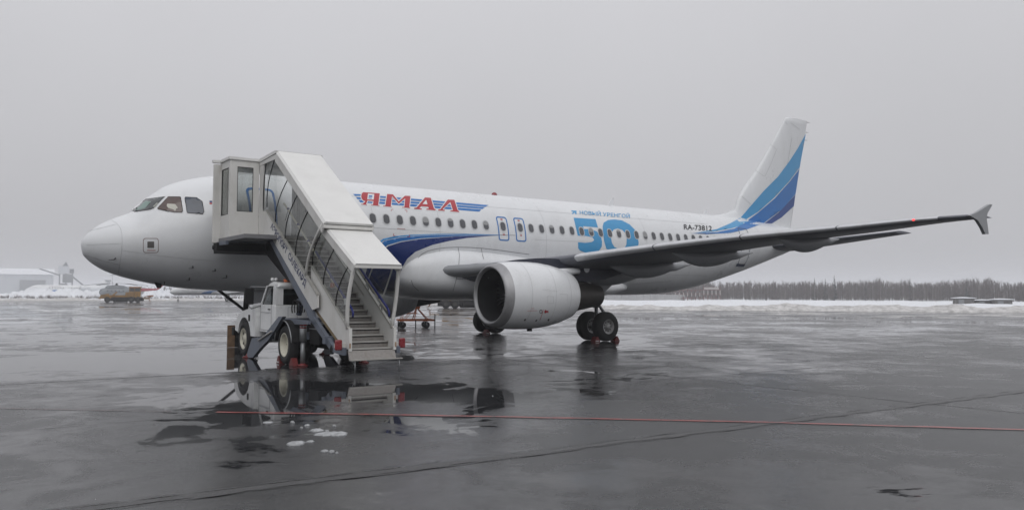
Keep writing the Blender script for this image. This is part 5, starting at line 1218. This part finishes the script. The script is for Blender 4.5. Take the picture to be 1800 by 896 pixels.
# ================================================================ VEHICLES AND AIRCRAFT FARTHER OFF
HUBD = mat('hub_dark', (0.06, 0.055, 0.05), 0.6)
def plough(name, label, loc, rz):
    t = empty(name, loc, rz); tag(t, label, 'snowplough', 'yellow snow clearing trucks')
    MB().box((-4.4, -.45, .75), (3.0, .45, 1.05)).build('chassis', BLACKP, t)
    def wheelset(x):
        for y in (-1.05, 1.05): MB().lathe([(-.2,.25),(-.2,.5),(-.14,.58),(.14,.58),(.2,.5),(.2,.25)], (x, y, .58), 'y', 20).build('wheel', RUBBER, t); MB().tube((x, y-.12, .58), (x, y+.12, .58), .27, n=16).build('hub', HUBD, t)
    for x in (-3.4, .9, 2.1): wheelset(x)
    MB().box((-3.0, -.8, .28), (3.2, .8, .74)).build('undercarriage', BLACKP, t)
    MB().prism([(-4.9,.7),(-4.6,1.5),(-3.2,1.75),(-2.9,1.1),(-3.4,.9)], 'y', -1.2, 1.2).build('rear_blower', YELLOW, t)
    MB().box((-3.6, -1.1, 1.06), (.2, 1.1, 1.45)).build('deck', YELLOW, t); MB().box((-.2, -1.15, 1.06), (1.4, 1.15, 2.05), bev=.08).build('engine_cover', YELLOW, t)
    MB().bar((-3.0, -1.22, .9), (-1.7, -1.22, 2.1), .12, .3).build('boom', YELLOW, t)
    MB().tube((-2.2, -1.05, .45), (.1, 1.05, .45), .4, n=16).build('brush', BLACKP, t); MB().box((-2.4, -1.2, .5), (.5, 1.2, .9)).build('brush_guard', BLACKP, t)
    c = MB().box((.45, -1.1, 2.052), (2.6, 1.1, 2.2)).box((.45, -1.1, 2.2), (.6, 1.1, 3.0)).box((2.45, -1.1, 2.2), (2.6, 1.1, 3.0)).box((1.4, -1.1, 2.2), (1.52, 1.1, 3.0)).box((.4, -1.15, 3.0), (2.7, 1.15, 3.15)).box((1.42, -1.15, 1.0), (2.6, 1.15, 2.05)).build('cab', YELLOW, t)
    MB().box((.61, -1.0, 2.21), (2.44, 1.0, 2.99)).build('cab_window', PANE, c); MB().box((.7, -1.16, 2.9), (2.3, -1.152, 3.12)).build('roof_panel', RUST, c)
    MB().tube((2.62, -.9, 2.6), (2.75, -.9, 3.3), .04, n=6).build('exhaust_stack', BLACKP, t)
    bl = []
    for k in range(8):
        a = math.radians(-70+20*k); bl.append((3.6+.55*math.cos(a)*1.0-.2, .75+.62*math.sin(a)))
    poly = [(4.6-.45*math.cos(math.radians(a)), .78+.7*math.sin(math.radians(a))) for a in range(-80, 85, 20)]+[(4.68-.45*math.cos(math.radians(a)), .78+.7*math.sin(math.radians(a))) for a in range(80, -85, -20)]
    MB().prism(poly, 'y', -1.6, 1.6).build('plough_blade', RUST, t); MB().bar((2.8, 0, .8), (4.2, 0, .8), .8, .25).build('plough_arm', YELLOW, t)
    MB().prism([(3.0,1.1),(4.9,1.2),(4.9,1.5),(4.0,1.42)], 'y', -1.61, -1.45).build('blade_flap', RUST, t)
    return t
def face(u): return -(YAW+math.atan((u-900)/FPX))
q = onz(222, 531.3); plough('snow_plough', 'dirty yellow snowplough with an orange blade standing before the helicopter', (q[0], q[1], 0), face(222))
q = onz(812, 541.5); plough('snow_plough', 'dark dirty yellow snowplough glimpsed below the airliner belly', (q[0], q[1], 0), face(812)+math.pi)
# helicopter
HX, HY = polar(222, 268); he = empty('helicopter', (HX, HY, .45), face(222)); tag(he, 'grey helicopter with a red tail boom behind the yellow snowplough', 'helicopter')
HG = mat('helicopter_grey', (0.20, 0.215, 0.23), 0.5, var=0.1); HR = mat('helicopter_red', (0.30, 0.035, 0.05), 0.5, var=.1)
rr = []
for (x, w, z0, z1) in ((-7.3,.1,1.6,1.8),(-7.1,.7,1.0,2.3),(-6.5,1.1,.7,2.8),(-5.2,1.25,.6,3.05),(-2,1.25,.6,3.1),(1.0,1.2,.75,3.1),(2.6,.8,1.5,3.0),(3.4,.5,2.0,2.9)):
    rr.append([(x, w*math.cos(k*math.pi/10), (z0+z1)/2+(z1-z0)/2*math.sin(k*math.pi/10)) for k in range(20)])
MB().loft(rr).build('fuselage', HG, he)
MB().loft([[(x, r*math.cos(k*math.pi/6), z+r*math.sin(k*math.pi/6)) for k in range(12)] for x, r, z in ((3.3,.55,2.4),(6,.38,2.5),(8.2,.26,2.6),(8.9,.3,2.9),(10.4,.22,4.2),(10.7,.1,4.5))]).build('tail_boom', HR, he)
MB().loft([[(x, w*math.cos(k*math.pi/6), 3.1+h*math.sin(k*math.pi/6)) for k in range(12)] for x, w, h in ((-5.6,.15,.2),(-5,.75,.65),(-3,.85,.8),(-.8,.6,.6),(.6,.1,.1))]).build('engine_housing', HG, he)
MB().tube((-2.6, 0, 3.7), (-2.6, 0, 4.4), .22, n=10).build('rotor_mast', BLACKP, he)
for k in range(5):
    a = 2*math.pi*k/5+.35; c, s = math.cos(a), math.sin(a); pts = [(-2.6+c*t, s*t, 4.35-.0085*t*t) for t in (0.2, 3, 6, 9)]
    b = MB()
    for p0, p1 in zip(pts[:-1], pts[1:]): b.bar(p0, p1, .5, .08)
    b.build('rotor_blade', BLACKP, he)
for k in range(3):
    a = 2*math.pi*k/3+.5; MB().bar((10.5, -.3, 4.3), (10.5+1.9*math.cos(a), -.3, 4.3+1.9*math.sin(a)), .08, .25, up=(0,1,0)).build('tail_rotor_blade', BLACKP, he)
for k in range(5): MB().lathe([(0,.22),(-.02,.2),(-.02,.01)], (-5.0+k*1.05, -1.26, 2.1), 'y', 12).build('window', PANE, he)
MB().box((-7.0, -.8, 1.9), (-6.2, .8, 2.55), bev=.15).build('cockpit_window', PANE, he); MB().tube((-4.2, -1.45, 1.1), (-.2, -1.45, 1.1), .4, n=12).build('side_tank', HG, he)
for (x, y) in ((-.6, -1.8), (-.6, 1.8), (-5.8, 0)): MB().lathe([(-.12,.1),(-.12,.36),(.12,.36),(.12,.1)], (x, y, .36-.1), 'y', 14).build('wheel', RUBBER, he); MB().tube((x, y, .3), (x, y*.5, 1.2), .06, n=6).build('strut', STEEL, he)
# regional jet
def jet(loc, rz, label):
    t = empty('regional_jet', loc, rz); tag(t, label, 'airplane', 'white regional jets far off')
    JW = mat('jet_white', (0.74, 0.75, 0.76), 0.35, var=.03)
    rr = []
    for (x, r, z) in ((0,.05,2.15),(.25,.38,2.2),(.9,.72,2.32),(1.8,1.0,2.5),(2.6,1.22,2.7),(3.6,1.34,2.85),(5,1.35,2.88),(17,1.35,2.88),(20,1.15,3.1),(23,.75,3.45),(25.5,.4,3.8),(26.4,.12,3.95)):
        rr.append([(x, r*math.cos(k*math.pi/12), z+r*math.sin(k*math.pi/12)) for k in range(24)])
    MB().loft(rr).build('fuselage', JW, t)
    for s_ in (-1, 1):
        MB().loft([[(x0+a*c, s_*y, z+.06*c*q) for a, q in AF_]+[(x0+a*c, s_*y, z-.06*c*q) for a, q in AF_[1:-1]][::-1] for y, x0, c, z in ((.8,10.2,5.0,1.75),(4,12.4,3.0,1.9),(10.4,15.8,1.3,2.3))]).build('wing', JW, t)
        MB().lathe([(16.6,.50),(16.55,.58),(17.4,.68),(19,.6),(19.9,.42)], (0, s_*2.1, 3.5), 'x', 20).build('engine', JW, t)
        MB().loft([[(x0+a*c, s_*y, 6.15+.05*c*q) for a, q in AF_]+[(x0+a*c, s_*y, 6.15-.05*c*q) for a, q in AF_[1:-1]][::-1] for y, x0, c in ((.1,24.3,2.2),(3.1,25.6,1.3))]).build('tailplane', JW, t)
        MB().tube((13.2, s_*1.6, .45), (13.2, s_*1.6, 1.8), .1, n=8).build('gear_leg', STEEL, t)
        for dx in (-.45, .45): MB().lathe([(-.15,.15),(-.15,.38),(-.1,.43),(.1,.43),(.15,.38),(.15,.15)], (13.2+dx, s_*1.6, .43), 'y', 16).build('wheel', RUBBER, t)
    MB().loft([[(x0+a*c, .06*c*q, z) for a, q in AF_]+[(x0+a*c, -.06*c*q, z) for a, q in AF_[1:-1]][::-1] for z, x0, c in ((3.9,20.6,4.8),(6.2,24.3,2.4))]).build('fin', JW, t)
    MB().tube((1.9, 0, .3), (1.9, 0, 1.7), .07, n=8).build('gear_leg', STEEL, t); MB().lathe([(-.1,.1),(-.1,.24),(.1,.24),(.1,.1)], (1.9, 0, .24), 'y', 12).build('wheel', RUBBER, t)
    def side(x, z, off=.01): return (x, -(math.sqrt(max(.01, 1.35**2-(z-2.88)**2))+off), z)
    def patch(nm, pts, mt_, off=.01):
        v2, tr = triangulate([pts], .3); MB().add([side(*p, off) for p in v2], tr).build(nm, mt_, t)
    for k in range(12): patch('window', rrect(7.4+k*.82, 3.08, 7.68+k*.82, 3.42, .12, 3), PANE)
    dl = rrect(5.0, 2.15, 6.0, 4.0, .2, 3)
    MB().path([side(*p, .012) for p in dl+dl[:1]], .025, 4).build('door_outline', LINE, t)
    patch('swoosh', [(6.8,1.75),(7.4,2.15),(8.6,2.45),(11.5,2.62),(10.3,2.5),(9.5,2.3),(9.2,1.95),(9.15,1.75)], BLUE, .02)
    patch('name_marking', [(7.0,3.62),(11.2,3.66),(11.0,3.74),(8.0,3.76)], mat('marking_grey', (.25, .18, .22), .5), .02)
    MB().add([(2.35,-1.05,3.15),(3.5,-1.30,3.1),(3.55,-1.22,3.38),(2.75,-.98,3.48)], [(0,1,2,3)]).build('cockpit_window', PANE, t)
    return t
JX, JY = polar(298, 207); jet((JX, JY, 0), face(350), 'white regional jet with a blue swoosh parked beyond the airliner nose')
JX, JY = polar(42, 320); jet((JX, JY, .4), face(100), 'distant white jet whose tail shows above the snow mounds')
MX, MY = polar(197, 420); mp_ = empty('lamp_mast', (MX, MY, 0)); tag(mp_, 'thin grey mast far behind the snow mounds', 'mast'); MB().tube((0,0,0), (0,0,10.5), .16, .08, n=8).build('pole', STEEL, mp_); MB().bar((-.9,0,10.3), (.9,0,10.3), .3, .3).build('lamp_head', STEEL, mp_)

# ================================================================ FALLING SNOW AND HAZE
fl = MB(); rng = random.Random(11)
for i in range(2600):
    p = np.array([rng.uniform(-22, 34), rng.uniform(-34, -1), rng.uniform(.1, 13)])
    if np.linalg.norm(p-CAM) < 3.5: continue
    r = rng.uniform(.0016, .0042)
    fl.add([(p[0]+r,p[1],p[2]),(p[0]-r,p[1],p[2]),(p[0],p[1]+r,p[2]),(p[0],p[1]-r,p[2]),(p[0],p[1],p[2]+r*1.2),(p[0],p[1],p[2]-r*1.2)], [(0,2,4),(2,1,4),(1,3,4),(3,0,4),(2,0,5),(1,2,5),(3,1,5),(0,3,5)])
tag(fl.build('snowflakes', SNOW, fix=False), 'small white snowflakes drifting in the air', 'snowflakes', kind='stuff')
hz = bpy.data.materials.new('haze_air'); hz.use_nodes = True; n_ = hz.node_tree.nodes; n_.clear()
vo = n_.new('ShaderNodeVolumePrincipled'); vo.inputs['Color'].default_value = (0.92, 0.93, 0.96, 1); vo.inputs['Density'].default_value = 0.0010; vo.inputs['Anisotropy'].default_value = 0.2
ou = n_.new('ShaderNodeOutputMaterial'); hz.node_tree.links.new(vo.outputs[0], ou.inputs['Volume'])
tag(MB().box((-2000,-400,-1.2), (2400,2700,22)).build('haze', hz), 'pale snowy haze over the airfield', 'haze', kind='stuff')
